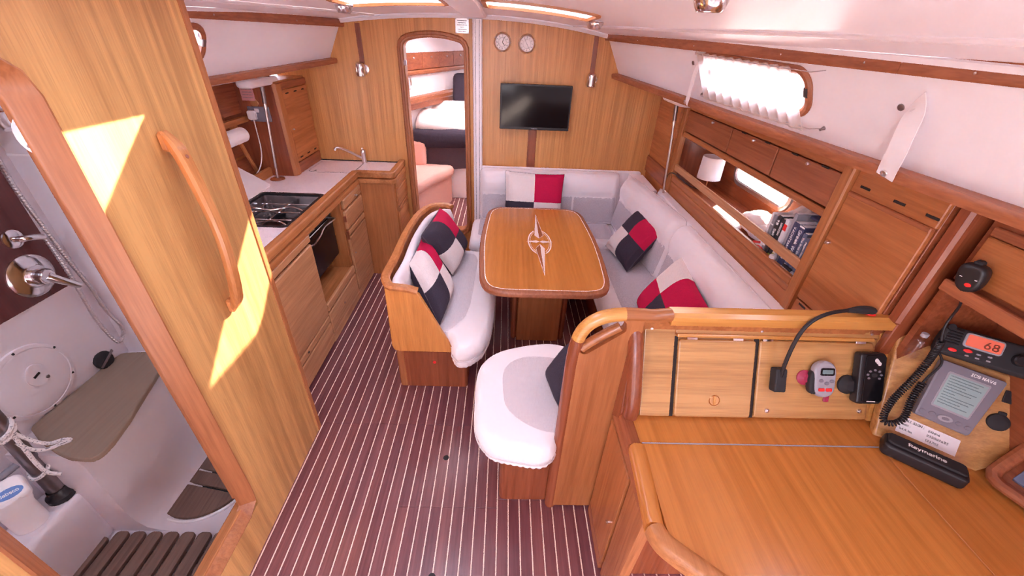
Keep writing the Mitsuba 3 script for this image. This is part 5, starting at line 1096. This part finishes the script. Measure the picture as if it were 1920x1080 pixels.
coil_c = smooth_path([(1.390, 0.965, 1.140), CP(0.050, 0.290, 0.035), CP(0.022, 0.20, 0.035), CP(-0.004, 0.105, 0.032), CP(0.006, 0.060, 0.028), CP(0.032, 0.070, 0.030), CP(0.048, 0.140, 0.030), CP(0.060, 0.225, 0.030)], 900)
tt = np.gradient(coil_c, axis=0); tt /= np.linalg.norm(tt, axis=1, keepdims=True); nn_ = np.cross(tt, CN); nn_ /= np.linalg.norm(nn_, axis=1, keepdims=True); bb_ = np.cross(tt, nn_)
s_ = np.concatenate([[0], np.cumsum(np.linalg.norm(np.diff(coil_c, axis=0), axis=1))]); ph = s_/0.0078*2*math.pi
part(mc, 'coiled_cord', tube(coil_c+0.0082*(np.cos(ph)[:, None]*nn_+np.sin(ph)[:, None]*bb_), 0.0031, 6), 'black', label='black coiled cord')
part(mc, 'lead', tube(smooth_path([CP(0.060, 0.225, 0.030), CP(0.068, 0.25, 0.030), CP(0.085, 0.300, 0.034), (1.425, 0.985, 1.090)], 16), 0.0035, 8), 'black')
gb = thing('clear_bottle', 'small clear plastic bottle beside the marine radio', 'bottle')
part(gb, 'body', lathe([(0.0, 0), (0.017, 0), (0.017, 0.060), (0.012, 0.070), (0.008, 0.074), (0.008, 0.085)], (1.372, 1.000, 1.045), n=20), 'clear_plastic')
part(gb, 'cap', lathe([(0.010, 0.083), (0.010, 0.095), (0, 0.096)], (1.372, 1.000, 1.045), n=18), 'plastic_light')
# book tray at the right edge
bt = thing('book_tray', 'wooden tray with a rounded rim at the outer end of the chart table', 'tray')
TE = unit([0.30, -0.90, 0.0]); TU = unit(np.cross((0, 0, 1.0), TE)*1.0+np.array([0, 0, 0.85])); 
if TU[0] < 0: TU = unit(np.array([-TU[0], -TU[1], TU[2]]))
TN = np.cross(TE, TU); TO = np.array([1.545, 0.735, 0.785])
part(bt, 'back', frame(slab(rrect(0, 0.55, 0.0, 0.26, 0.03), -0.02, 0.0, 0.004), TO, TE, TU, TN), 'wood_red_y')
fr_ = Polygon(rrect(0, 0.55, 0.0, 0.26, 0.03)); rg = np.array([fr_.exterior.interpolate(k/80, normalized=True).coords[0] for k in range(80)])
part(bt, 'rim', frame(tube(np.column_stack([rg, np.full(80, 0.012)]), 0.018, 10, closed=True), TO, TE, TU, TN), 'wood_trim_y')
pb = thing('pilot_book', 'dark book with a yellow and white mark in the wooden tray', 'book')
part(pb, 'cover', frame(slab(rrect(0.035, 0.34, 0.035, 0.225, 0.004), 0.001, 0.018, 0.002), TO, TE, TU, TN), 'book_slate')
part(pb, 'label', frame(bx(0.05, 0.075, 0.060, 0.110, 0.018, 0.0186), TO, TE, TU, TN), 'white', smooth=False)
part(pb, 'print_shape', frame(slab(smooth_path([(0.10, 0.10), (0.13, 0.125), (0.165, 0.115), (0.15, 0.085), (0.12, 0.075)], 24, closed=True), 0.018, 0.0186, 0.0002), TO, TE, TU, TN), 'white', smooth=False)
part(pb, 'print_shape', frame(slab([(0.085, 0.125), (0.115, 0.130), (0.105, 0.145)], 0.018, 0.0187, 0.0002), TO, TE, TU, TN), 'yellow', smooth=False)

# ================================================================ HEAD COMPARTMENT
HX, HY = -1.75, 1.462
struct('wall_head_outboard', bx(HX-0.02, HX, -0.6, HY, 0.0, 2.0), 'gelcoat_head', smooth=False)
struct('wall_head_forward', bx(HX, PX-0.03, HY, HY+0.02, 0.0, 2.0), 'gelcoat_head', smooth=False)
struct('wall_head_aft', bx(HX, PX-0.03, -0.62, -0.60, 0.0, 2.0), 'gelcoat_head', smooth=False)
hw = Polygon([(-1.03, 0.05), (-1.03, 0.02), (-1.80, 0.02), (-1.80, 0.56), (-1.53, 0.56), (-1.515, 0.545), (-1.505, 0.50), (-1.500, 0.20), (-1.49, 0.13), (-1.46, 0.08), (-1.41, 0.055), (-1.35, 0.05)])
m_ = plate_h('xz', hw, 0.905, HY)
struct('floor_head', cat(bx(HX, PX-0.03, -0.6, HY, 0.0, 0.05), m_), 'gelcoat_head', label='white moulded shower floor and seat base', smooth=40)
part('floor_head', 'plinth', frame(slab(rrect(HX, -1.600, 0.20, 0.915, 0.03), 0.05, 0.335, 0.025, 3), (0, 0, 0), (1, 0, 0), (0, 1, 0)), 'gelcoat_head')
part('floor_head', 'screw_hole', lathe([(0, 0.001), (0.006, 0.001), (0.008, 0)], (-1.625, 0.875, 0.335), n=12), 'black_matt')
part('wall_head_outboard', 'panel', bx(HX, HX+0.006, -0.5, 1.410, 0.97, 1.95, 0.001), 'wood_maroon', label='dark red-brown panel around the shower fittings')
part('wall_head_forward', 'seam', bx(HX, PX-0.03, HY-0.003, HY, 1.468, 1.474), 'gelcoat', smooth=False)
# door leaf folded back inside
dl = thing('head_door', 'wooden door of the head compartment standing open, seen along its edge', 'door')
DD = unit([-0.40, 0.90, 0.0]); DO = np.array([-1.036, 0.953, 0.0]); DNn = np.array([-DD[1], DD[0], 0])
part(dl, 'leaf', frame(bx(0, 0.46, 0.0, 0.038, 0.250, 1.775, 0.004), DO, DD, DNn, (0, 0, 1)), 'wood_partition')
part(dl, 'edge_strip', frame(bx(-0.006, 0.0, 0.0, 0.038, 0.250, 1.775, 0.002), DO, DD, DNn, (0, 0, 1)), 'wood_trim_z')
part(dl, 'bolt', frame(bx(-0.012, 0.002, -0.014, 0.004, 0.27, 0.34, 0.003), DO, DD, DNn, (0, 0, 1)), 'black')
hg = thing('hinge', 'oval chrome hinge between the head door and its frame', 'hinge')
HO, HE = np.array([-1.028, 0.934, 1.672]), unit([0.55, 0.45, 0.0]); HN = unit([0.60, -0.75, 0.25]); HE = unit(HE-HN*(HE@HN)); HU = np.cross(HN, HE)
part(hg, 'plate', frame(slab(ell(0, 0, 0.034, 0.045, 32), -0.004, 0.002, 0.002), HO, HE, HU, HN), 'steel')
for k_ in range(3): part(hg, 'knuckle', frame(cyl((0, -0.036+0.025*k_, 0.004), (0, -0.013+0.025*k_, 0.004), 0.0065, n=14), HO, HE, HU, HN), 'dark_steel')
for a, b in ((-0.018, 0.022), (0.020, 0.018), (-0.018, -0.022), (0.020, -0.022)): part(hg, 'screw', frame(lathe([(0.005, 0), (0.004, 0.0015), (0.002, 0.0008), (0, 0.0008)], (a, b, 0.002), (0, 0, 1), 14), HO, HE, HU, HN), 'steel')
# shower
sf = thing('shower_mixer', 'chrome shower mixer with a lever on the dark red wall panel', 'mixer tap')
c = np.array([HX+0.006, 1.300, 1.070])
part(sf, 'rosette', lathe([(0.080, 0), (0.080, 0.004), (0.066, 0.014), (0.045, 0.018), (0.040, 0.022), (0, 0.022)], c, (1, 0, 0), 36), 'chrome')
part(sf, 'hub', lathe([(0.030, 0.018), (0.030, 0.055), (0.024, 0.064), (0, 0.066)], c, (1, 0, 0), 28), 'chrome')
part(sf, 'lever', tube(smooth_path([c+[0.058, 0.0, 0.0], c+[0.075, 0.020, -0.030], c+[0.085, 0.060, -0.075]], 12), 0.013, 12, scale=np.linspace(1.3, 0.8, 12)), 'chrome')
so_ = thing('shower_outlet', 'small chrome hose outlet above the shower mixer', 'outlet')
c = np.array([HX+0.006, 1.318, 1.212])
part(so_, 'rosette', lathe([(0.034, 0), (0.033, 0.005), (0.022, 0.010), (0, 0.010)], c, (1, 0, 0), 28), 'chrome')
part(so_, 'elbow', tube(smooth_path([c+[0.005, 0, 0], c+[0.030, 0.004, 0], c+[0.040, 0.030, -0.006], c+[0.042, 0.060, -0.018]], 14), 0.011, 12), 'chrome')
hs = thing('shower_hose', 'ribbed metal shower hose hanging in a long loop', 'hose')
hp = smooth_path([(-1.690, 1.400, 1.600), (-1.690, 1.378, 1.467), (-1.69, 1.376, 1.347), (-1.69, 1.387, 1.221), (-1.69, 1.399, 1.08), (-1.69, 1.415, 0.946), (-1.69, 1.430, 0.784), (-1.69, 1.432, 0.694), (-1.69, 1.404, 0.672), (-1.69, 1.378, 0.728), (-1.69, 1.367, 0.844), (-1.69, 1.373, 0.997), (-1.695, 1.376, 1.128), (-1.702, 1.378, 1.194)], 420)
part(hs, 'hose', tube(hp, 0.0075, 10, scale=1+0.13*np.sign(np.sin(np.arange(420)*math.pi/1.5))), 'steel', smooth=20)
sh_ = thing('shower_holder', 'chrome shower head holder on the head wall', 'holder')
c = np.array([-1.655, HY, 1.60])
part(sh_, 'rosette', lathe([(0.030, 0), (0.029, 0.006), (0.018, 0.012), (0, 0.012)], c, (0, -1, 0), 24), 'chrome')
part(sh_, 'arm', tube(smooth_path([c+[0, -0.01, 0], c+[0.008, -0.040, 0.0], c+[0.030, -0.055, -0.030]], 12), 0.015, 12), 'chrome')
part(sh_, 'shower_head', lathe([(0.012, -0.05), (0.020, 0.0), (0.034, 0.03), (0.034, 0.042), (0, 0.044)], c+[-0.04, -0.06, 0.02], (-0.5, -0.4, 0.4), 24), 'chrome')
# seat, hatch and hook
st_ = thing('shower_bench', 'brown wooden shower bench with a curved front edge', 'bench')
sp_ = rp([(-1.747, 1.005), (-1.747, 1.22), (-1.747, 1.425), (-1.63, 1.438), (-1.53, 1.395), (-1.50, 1.335), (-1.455, 1.17), (-1.420, 1.05), (-1.400, 0.95), (-1.40, 0.90), (-1.42, 0.880), (-1.50, 0.885), (-1.56, 0.905), (-1.66, 0.95)], 0.02, 80)
part(st_, 'board', slab(sp_, 0.560, 0.584, 0.006, 3), 'seat_brown')
hk = thing('bench_catch', 'dark half-round catch at the back of the brown shower bench', 'catch')
part(hk, 'disc', lathe([(0.042, 0), (0.040, 0.010), (0.032, 0.015), (0, 0.016)], (HX+0.001, 1.345, 0.612), (1, 0.1, 0.35), 28), 'black_matt')
part(hk, 'blade', obx((HX+0.024, 1.345, 0.618), (0, 1, 0.5), (1, 0, 0.35), (-0.35, 0, 1), 0.085, 0.004, 0.010), 'dark_steel')
ih = thing('inspection_hatch', 'round grey-white inspection hatch screwed to the head wall', 'hatch')
c = np.array([HX, 1.105, 0.725])
part(ih, 'cover', lathe([(0.142, 0), (0.140, 0.008), (0.128, 0.010), (0.126, 0.007), (0.120, 0.010), (0, 0.011)], c, (1, 0, 0), 48), 'gelcoat_head')
for k_ in range(6):
    a = math.radians(30+60*k_); part(ih, 'screw', lathe([(0.005, 0), (0.004, 0.002), (0, 0.002)], c+[0.009, 0.133*math.cos(a), 0.133*math.sin(a)], (1, 0, 0), 12), 'black')
part(ih, 'valve_plate', frame(slab(smooth_path([(-0.03, 0.02), (0.0, 0.045), (0.03, 0.03), (0.035, -0.02), (0.015, -0.045), (-0.025, -0.03)], 36, closed=True), 0, 0.006, 0.002), c+[0.011, 0.01, 0.02], (0, 1, 0), (0, 0, 1), (1, 0, 0)), 'gelcoat_head')
part(ih, 'slot', frame(bx(-0.012, 0.012, -0.004, 0.004, 0.006, 0.0075), c+[0.011, 0.01, 0.02], (0, 1, 0.3), (0, -0.3, 1), (1, 0, 0)), 'black', smooth=False)
part(ih, 'stud', lathe([(0.007, 0), (0.006, 0.004), (0, 0.004)], c+[0.016, 0.035, -0.01], (1, 0, 0), 14), 'dark_steel')
# drain cover and grating
dc = thing('drain_cover', 'round brown wooden drain cover with two slots in the shower floor', 'drain cover')
D = Point(-1.352, 1.145).buffer(0.192, 40)
sl = [affinity.rotate(Polygon(rrect(-1.445, -1.205, 1.088, 1.100, 0.005)), -10, origin=(-1.33, 1.094)), affinity.rotate(Polygon(rrect(-1.430, -1.20, 1.160, 1.172, 0.005)), -10, origin=(-1.33, 1.166))]
part(dc, 'board', ext(D.difference(sl[0]).difference(sl[1]), 0.052, 0.066), 'teak_grey', smooth=False)
part(dc, 'well', ext(D.buffer(-0.01), 0.0495, 0.0515), 'black_matt', smooth=False)
rg = np.array(Point(-1.352, 1.145).buffer(0.203, 30).exterior.coords)[:-1]
part(dc, 'rim', tube(np.column_stack([rg, np.full(len(rg), 0.054)]), 0.007, 8, closed=True), 'gelcoat')
gr_ = thing('shower_grating', 'brown wooden slatted grating on the head floor', 'grating')
for k_ in range(8):
    x0 = -1.635+0.0672*k_; y1 = 0.865 if k_ == 0 else 0.888
    part(gr_, 'slat', slab(rrect(x0, x0+0.054, -0.2, y1, 0.018, 4), 0.064, 0.086, 0.005), 'teak_grey')
for y in (0.80, 0.45, 0.1): part(gr_, 'bearer', bx(-1.635, -1.112, y-0.02, y+0.02, 0.0505, 0.064, 0.002), 'teak_grey')
# pole with rope
po = thing('grey_pole', 'dark grey upright tube beside the shower bench with a rope tied on', 'pole')
part(po, 'tube', cyl((-1.655, 0.888, 0.337), (-1.655, 0.905, 0.90), 0.024), 'dark_steel')
part(po, 'foot', lathe([(0.040, 0), (0.040, 0.02), (0.030, 0.03), (0.026, 0.05)], (-1.655, 0.888, 0.336), n=24), 'black')
rp_ = thing('rope', 'white flecked rope tied in loops around the grey pole', 'rope')
b_ = np.array([-1.655, 0.895, 0.0])
for z in (0.70, 0.715, 0.50): part(rp_, 'turn', tube([b_+[0.030*math.cos(t), 0.030*math.sin(t), z+0.02*math.sin(t)] for t in np.arange(24)*math.pi/12], 0.0065, 8, closed=True), 'rope')
part(rp_, 'loop', tube(smooth_path([(-1.628, 0.895, 0.70), (-1.612, 0.91, 0.64), (-1.585, 0.93, 0.60), (-1.560, 0.950, 0.595), (-1.545, 0.952, 0.590), (-1.560, 0.940, 0.588), (-1.590, 0.910, 0.592), (-1.610, 0.89, 0.62), (-1.626, 0.885, 0.66)], 50), 0.0065, 8), 'rope')
part(rp_, 'tail', tube(smooth_path([(-1.628, 0.893, 0.70), (-1.618, 0.882, 0.60), (-1.615, 0.878, 0.54), (-1.612, 0.885, 0.49), (-1.605, 0.90, 0.46)], 24), 0.0065, 8), 'rope')
# toilet pump
tp_ = thing('toilet_pump', 'white toilet pump with a blue oval label and grey handle', 'pump')
c = np.array([-1.672, 0.790, 0.336])
part(tp_, 'body', lathe([(0.045, 0), (0.045, 0.10), (0.050, 0.11), (0.050, 0.16), (0, 0.165)], c, n=28), 'plastic_white')
TPE, TPN = unit([0.55, 0.75, 0.0]), unit([0.5, -0.35, 0.8]); TPE = unit(TPE-TPN*(TPE@TPN)); TPU = np.cross(TPN, TPE)
part(tp_, 'head', frame(slab(rrect(-0.055, 0.060, -0.045, 0.042, 0.02), -0.03, 0.012, 0.010, 3), c+[0, 0, 0.175], TPE, TPU, TPN), 'plastic_white')
part(tp_, 'label', frame(slab(ell(0.016, -0.012, 0.034, 0.018, 30), 0.0115, 0.0132, 0.0005), c+[0, 0, 0.175], TPE, TPU, TPN), 'blue', label='blue oval label')
text_on(tp_, 'Jabsco', 0.010, c+[0, 0, 0.175]+TPE*0.016-TPU*0.016+TPN*0.0133, TPE, TPU, 'white', 0.0005, True, centre=True)
part(tp_, 'stud', frame(lathe([(0.013, 0), (0.012, 0.010), (0, 0.011)], (-0.030, 0.018, 0.011), (0, 0, 1), 18), c+[0, 0, 0.175], TPE, TPU, TPN), 'plastic_grey')
part(tp_, 'handle', tube([c+[-0.04, 0.0, 0.20], c+[-0.010, 0.085, 0.215]], 0.012, 12), 'plastic_grey')

# long bowed grip on the partition
gh = thing('grab_rail', 'long bowed wooden grab rail on the pale partition', 'grab rail')
gp_ = smooth_path([(1.209, 1.625, 0.012), (1.208, 1.60, 0.030), (1.206, 1.53, 0.050), (1.205, 1.42, 0.064), (1.205, 1.31, 0.070), (1.205, 1.20, 0.064), (1.207, 1.09, 0.048), (1.209, 1.035, 0.030), (1.211, 1.010, 0.012)], 60)
gp3 = np.column_stack([PX+gp_[:, 2], gp_[:, 0], gp_[:, 1]])
part(gh, 'grip', sweep(gp3, [(-0.017, -0.011), (0.017, -0.011), (0.021, -0.004), (0.021, 0.004), (0.014, 0.011), (-0.014, 0.011), (-0.021, 0.004), (-0.021, -0.004)], upref=(1, 0, 0), scale=np.interp(np.linspace(0, 1, 60), [0, 0.08, 0.5, 0.92, 1], [0.7, 1.15, 1.0, 1.15, 0.7])), 'wood_handle')
for y, z in ((1.2085, 1.600), (1.2095, 1.030)): part(gh, 'foot', obx((PX+0.012, y, z), (0, 1, 0), (0, 0, 1), (1, 0, 0), 0.034, 0.055, 0.026, 0.008), 'wood_handle')
part(gh, 'plug', lathe([(0.006, 0), (0.005, 0.001), (0, 0.001)], (PX+0.058, 1.2065, 1.56), (1, 0, 0.35), 14), 'wood_red_z')

# ================================================================ FORE CABIN SEEN THROUGH THE DOORWAY
FA, FB = np.array([-1.30, 3.90, 0]), np.array([-0.45, 6.20, 0]); FD = unit(FB-FA); FI = np.array([FD[1], -FD[0], 0])
def onH(m): return frame(m, FA, FD, (0, 0, 1), FI)
FZ = 0.25
struct('floor_fore_cabin', bx(-1.4, 0.9, 3.601, 4.75, FZ-0.03, FZ-0.006), 'dark_gap', smooth=False)
for i in range(-3, 22):
    xs = X0+PITCHX*i
    part('floor_fore_cabin', 'plank', bx(xs+0.0036, xs+PITCHX-0.0036, 3.665, 4.70, FZ-0.008, FZ, 0.0006), f'floor_wood_{i % 4}', smooth=False)
    part('floor_fore_cabin', 'inlay_strip', bx(xs-0.0034, xs+0.0034, 3.69, 4.70, FZ-0.008, FZ+0.0002), 'holly', smooth=False)
part('floor_fore_cabin', 'end_strip', bx(-0.62, -0.335, 3.680, 3.687, FZ-0.008, FZ+0.0003), 'holly', smooth=False)
struct('wall_fore_cabin_port', onH(bx(-0.30, 2.9, 0.2, 2.0, -0.03, 0.0)), 'liner', smooth=False)
struct('wall_fore_cabin_starboard', frame(bx(-0.30, 2.9, 0.2, 2.0, -0.03, 0.0), FA*[-1, 1, 1]+[2*CL, 0, 0], FD*[-1, 1, 1], (0, 0, 1), FI*[-1, 1, 1]), 'liner', smooth=False)
fc = Polygon([(-1.6, 3.601), (1.1, 3.601), (0.1, 6.4), (-0.6, 6.4)]).difference(sbox(-0.80, 4.0, 0.25, 4.9))
struct('ceiling_fore_cabin', ext(fc, 1.86, 1.88), 'vinyl', smooth=False)
wf = struct('window_7', label='deck hatch over the berth')
part(wf, 'blind', bx(-0.82, 0.27, 3.98, 4.92, 1.884, 1.886), 'blind_cloth', smooth=False)
rail_ = thing('overhead_lockers', 'row of small wooden lockers under the fore cabin ceiling', 'lockers')
part(rail_, 'body', onH(bx(-0.28, 2.8, 1.545, 1.700, 0.0, 0.030)), 'wood_red_y', smooth=False)
for k_ in range(7):
    a = -0.02+0.36*k_
    d = part(rail_, 'door', onH(bx(a+0.002, a+0.357, 1.550, 1.696, 0.030, 0.042, 0.002)), 'wood_red_y')
    part(d, 'knob', onH(lathe([(0.007, 0), (0.009, 0.012), (0, 0.016)], (a+0.18, 1.655, 0.042), (0, 0, 1), 12)), 'chrome')
part(rail_, 'lower_rail', onH(bx(-0.28, 2.8, 1.500, 1.543, 0.0, 0.06, 0.012)), 'wood_trim_y')
r2_ = thing('cabin_rail', 'moulded wooden shelf rail along the fore cabin hull side', 'rail')
part(r2_, 'rail', onH(bx(-0.28, 2.8, 1.235, 1.300, 0.0, 0.10, 0.016)), 'wood_trim_y')
part(r2_, 'lower_board', onH(bx(-0.28, 2.8, 1.185, 1.240, 0.0, 0.085, 0.004)), 'wood_red_y')
rg = thing('grab_ring', 'small chrome ring on the fore cabin side', 'ring')
part(rg, 'ring', onH(tube([(0.80+0.035*math.cos(t), 1.43+0.055*math.sin(t), 0.02) for t in np.arange(28)*math.pi/14], 0.010, 10, closed=True)), 'chrome')
bd = thing('berth', 'fore cabin berth with a dark cover hanging over its front', 'bed')
part(bd, 'base', plate('xy', [(-1.02, 4.55), (0.52, 4.55), (0.10, 5.95), (-0.50, 5.95)], FZ, 0.62, 0.01), 'liner')
part(bd, 'mattress', slab([(-1.00, 4.56), (0.50, 4.56), (0.12, 5.90), (-0.52, 5.90)], 0.62, 0.84, 0.03, 3), 'cloth_dark')
dp = np.linspace(-0.98, 0.48, 60); dz = np.linspace(0, 1, 10); U_, V_ = np.meshgrid(dp, dz)
pt = np.stack([U_, 4.545-0.012*np.sin(U_*19)*V_-0.010*V_, 0.86-(0.29+0.03*np.sin(U_*4))*V_], -1); i_, j_ = np.meshgrid(np.arange(59), np.arange(9)); a_ = (j_*60+i_).ravel()
part(bd, 'hanging_cover', TM(pt.reshape(-1, 3), np.vstack([np.stack([a_, a_+1, a_+61], 1), np.stack([a_, a_+61, a_+60], 1)])), 'cloth_dark', smooth=True, label='dark purple-brown cover')
m_, _ = puff(smooth_path([(-1.02, 4.50), (-0.6, 4.48), (-0.1, 4.49), (0.50, 4.50), (0.30, 5.2), (-0.75, 5.2), (-0.90, 4.85)], 80, closed=True), 0.815, 1.000, 0.10, crown=0.02, cell=0.05, wob=0.02, seed=4)
solo('duvet', m_, 'cloth_navy', 'dark puffy duvet on the fore cabin berth', 'duvet', smooth=True)
k = thing('pillow', 'white pillow lying on the dark duvet in the fore cabin', 'pillow')
m_, _ = puff(rrect(-0.33, 0.33, -0.22, 0.22, 0.05), -0.07, 0.07, 0.10, crown=0.02, cell=0.03, wob=0.01, seed=6)
part(k, 'case', frame(m_, (-0.655, 4.80, 1.030), unit((1, 0.12, -0.12)), unit((-0.10, 1, 0.22))), 'cloth_white', smooth=True)
part(k, 'dark_end', frame(skin(rrect(0.20, 0.315, -0.21, 0.10, 0.02), lambda V: np.full(len(V), 0.080), 0.002), (-0.655, 4.80, 1.030), unit((1, 0.12, -0.12)), unit((-0.10, 1, 0.22))), 'cloth_navy', smooth=True)
k = thing('pillow', 'second white pillow behind the first in the fore cabin', 'pillow')
m_, _ = puff(rrect(-0.30, 0.30, -0.20, 0.20, 0.05), -0.06, 0.06, 0.10, crown=0.02, cell=0.04, wob=0.01, seed=8)
part(k, 'case', frame(m_, (-0.66, 5.10, 1.075), unit((1, 0.05, 0)), unit((0.0, 0.8, 0.5))), 'cloth_white', smooth=True)
k = thing('pillow', 'large dark navy cushion leaning in the fore cabin behind the white pillows', 'pillow')
m_, _ = puff(rrect(-0.28, 0.28, -0.28, 0.28, 0.06), -0.07, 0.07, 0.12, crown=0.02, cell=0.04, wob=0.01, seed=9)
part(k, 'case', frame(m_, (-0.36, 5.35, 1.22), unit((1, 0.1, 0)), unit((0.0, 0.35, 1.0))), 'cloth_navy', smooth=True)
fs = thing('fore_cabin_seat', 'pinkish upholstered corner seat in the fore cabin', 'seat')
so = [(-1.22, 3.68), (-0.86, 3.68), (-0.80, 3.80), (-0.70, 4.10), (-0.56, 4.42), (-0.57, 4.52), (-0.66, 4.54), (-1.02, 4.54)]
part(fs, 'base', slab(offset(ccw(smooth_path(so, 70, closed=True)), 0.03), FZ, 0.545, 0.006), 'cloth_pink', smooth=40)
m_, _ = puff(smooth_path(so, 70, closed=True), 0.540, 0.640, 0.04, crown=0.015, cell=0.03, wob=0.003, seed=3)
part(fs, 'cushion', m_, 'cloth_pink', smooth=True)
m_, _ = puff(rrect(0, 0.20, 0, 0.28, 0.05), -0.05, 0.05, 0.045, crown=0.01, cell=0.03)
part(fs, 'back_cushion', frame(m_, (-1.05, 4.475, 0.630), (1, 0, 0), (0, 0.12, 0.99)), 'cloth_pink', smooth=True)

# ================================================================ ON THE BULKHEAD AND UNDER THE ROOF
BY = 3.570
mp = thing('mast_post', 'pale metal compression post between the doorway and the settee', 'post')
part(mp, 'post', plate('xy', rrect(-0.262, -0.188, 3.500, 3.568, 0.016), 0.001, 1.985, 0.001), 'gelcoat')
for x in (-0.240, -0.210): part(mp, 'groove', bx(x-0.002, x+0.002, 3.4985, 3.502, 0.01, 1.98), 'ink_grey', smooth=False)
tv = thing('television', 'black flat television on the bulkhead above the settee', 'television')
part(tv, 'case', plate('xz', rrect(-0.045, 0.522, 1.240, 1.575, 0.006), 3.490, 3.525, 0.004), 'black')
part(tv, 'screen', plate('xz', rrect(-0.034, 0.511, 1.262, 1.564, 0.002), 3.4885, 3.4905, 0.0005), 'black_gloss')
text_on(tv, 'Panasonic', 0.008, (0.239, 3.4895, 1.247), (1, 0, 0), (0, 0, 1), 'plastic_light', 0.0006, True, centre=True)
part(tv, 'bracket', bx(0.14, 0.34, 3.525, 3.569, 1.32, 1.50, 0.004), 'black_matt')
tc = thing('cable_cover', 'flat brown wooden strip below the television', 'strip')
part(tc, 'strip', bx(0.197, 0.268, 3.562, 3.5698, 0.90, 1.30, 0.003), 'wood_red_z')
def clock(x, z, label, hands, s):
    k = thing(s, label, s.replace('_', ' ') if s != 'wall_clock' else 'clock')
    part(k, 'case', lathe([(0.066, 0), (0.066, 0.008), (0.060, 0.020), (0.052, 0.026), (0.050, 0.022)], (x, BY, z), (0, -1, 0), 40), 'satin')
    part(k, 'dial', lathe([(0.051, 0.018), (0, 0.018)], (x, BY, z), (0, -1, 0), 40), 'white')
    for q in range(12):
        a = q*math.pi/6; c = np.array([x+0.041*math.sin(a), BY-0.0185, z+0.041*math.cos(a)])
        part(k, 'mark', obx(c, (math.cos(a), 0, -math.sin(a)), (math.sin(a), 0, math.cos(a)), (0, 1, 0), 0.003, 0.010, 0.001), 'ink', smooth=False)
    for ang, l, w in hands:
        a = math.radians(ang); c = np.array([x+l/2*math.sin(a), BY-0.0205, z+l/2*math.cos(a)])
        part(k, 'hand', obx(c, (math.cos(a), 0, -math.sin(a)), (math.sin(a), 0, math.cos(a)), (0, 1, 0), w, l, 0.001), 'ink', smooth=False)
    part(k, 'inner_ring', frame(tube([(0.030*math.cos(t), 0.030*math.sin(t), 0) for t in np.arange(30)*math.pi/15], 0.0011, 5, closed=True), (x, BY-0.019, z), (1, 0, 0), (0, 0, 1)), 'ink_grey')
    for q in range(3):
        a = math.radians(30+120*q); part(k, 'screw', lathe([(0.005, 0), (0.004, 0.004), (0, 0.004)], (x+0.061*math.cos(a), BY-0.014, z+0.061*math.sin(a)), (0, -1, 0), 10), 'dark_steel')
clock(-0.039, 1.846, 'round chrome clock with hands beside the mast post', ((140, 0.026, 0.004), (25, 0.036, 0.003)), 'wall_clock')
clock(0.147, 1.842, 'round chrome barometer, the one above the television', ((-28, 0.034, 0.002), (150, 0.034, 0.002)), 'barometer')
bpk = thing('builder_plate', 'small engraved metal plate in the corner above the doorway', 'plate')
part(bpk, 'plate', plate('xz', rrect(-0.392, -0.292, 1.890, 1.985, 0.004), 3.5645, 3.5698, 0.001), 'steel')
for q in range(6):
    w = (0.07, 0.06, 0.078, 0.03, 0.07, 0.06)[q]; part(bpk, 'engraved_line', bx(-0.342-w/2, -0.342+w/2, 3.5638, 3.5648, 1.968-0.0135*q, 1.972-0.0135*q), 'ink_grey', smooth=False)
for x in (-0.387, -0.297):
    for z in (1.895, 1.980): part(bpk, 'screw', lathe([(0.0035, 0), (0, 0.002)], (x, 3.5645, z), (0, -1, 0), 8), 'dark_steel')
def wall_lamp(x, z, zt, label, lean):
    k = thing('wall_lamp', label, 'lamp')
    part(k, 'strip', plate('xz', [(x-0.018, z+0.03), (x+0.018, z+0.03), (x+0.018+lean, zt), (x-0.018+lean, zt)], 3.560, 3.5698, 0.003), 'wood_red_z', label='reddish wooden strip above the lamp')
    part(k, 'backplate', lathe([(0.034, 0), (0.033, 0.010), (0.020, 0.014), (0, 0.014)], (x+0.012, BY, z), (0, -1, 0), 28), 'chrome')
    part(k, 'shade', lathe([(0.0, 0.046), (0.022, 0.045), (0.031, 0.036), (0.034, 0.010), (0.034, -0.040), (0.031, -0.046), (0.029, -0.040), (0.028, 0.0), (0, 0.03)], (x-0.008, BY-0.052, z), (0, 0, 1), 28), 'chrome')
wall_lamp(-1.118, 1.624, 1.925, 'chrome wall lamp under a reddish strip on the galley side of the doorway', 0.0)
wall_lamp(0.672, 1.620, 1.915, 'chrome wall lamp under a reddish strip to one side of the television', 0.0)
def downlight(x, y, r, label):
    z = float(roof(np.array([[x, y]]))[0, 2]); k = thing('ceiling_lamp', label, 'lamp', None)
    part(k, 'ring', lathe([(r*1.05, 0.0), (r*1.08, -0.006), (r*1.0, -0.012), (r*0.9, -0.012)], (x, y, z+0.002)), 'chrome')
    part(k, 'shade', lathe([(r*0.95, -0.010), (r*0.93, -0.022), (r*0.78, -0.036), (r*0.66, -0.042), (r*0.60, -0.038), (r*0.55, -0.02), (0, -0.018)], (x, y, z)), 'chrome')
downlight(-0.930, 2.77, 0.050, 'chrome ceiling lamp by the galley hatch')
downlight(0.509, 2.81, 0.050, 'chrome ceiling lamp near the bulkhead over the settee')
downlight(0.495, 1.20, 0.044, 'chrome ceiling lamp nearest the chart table')
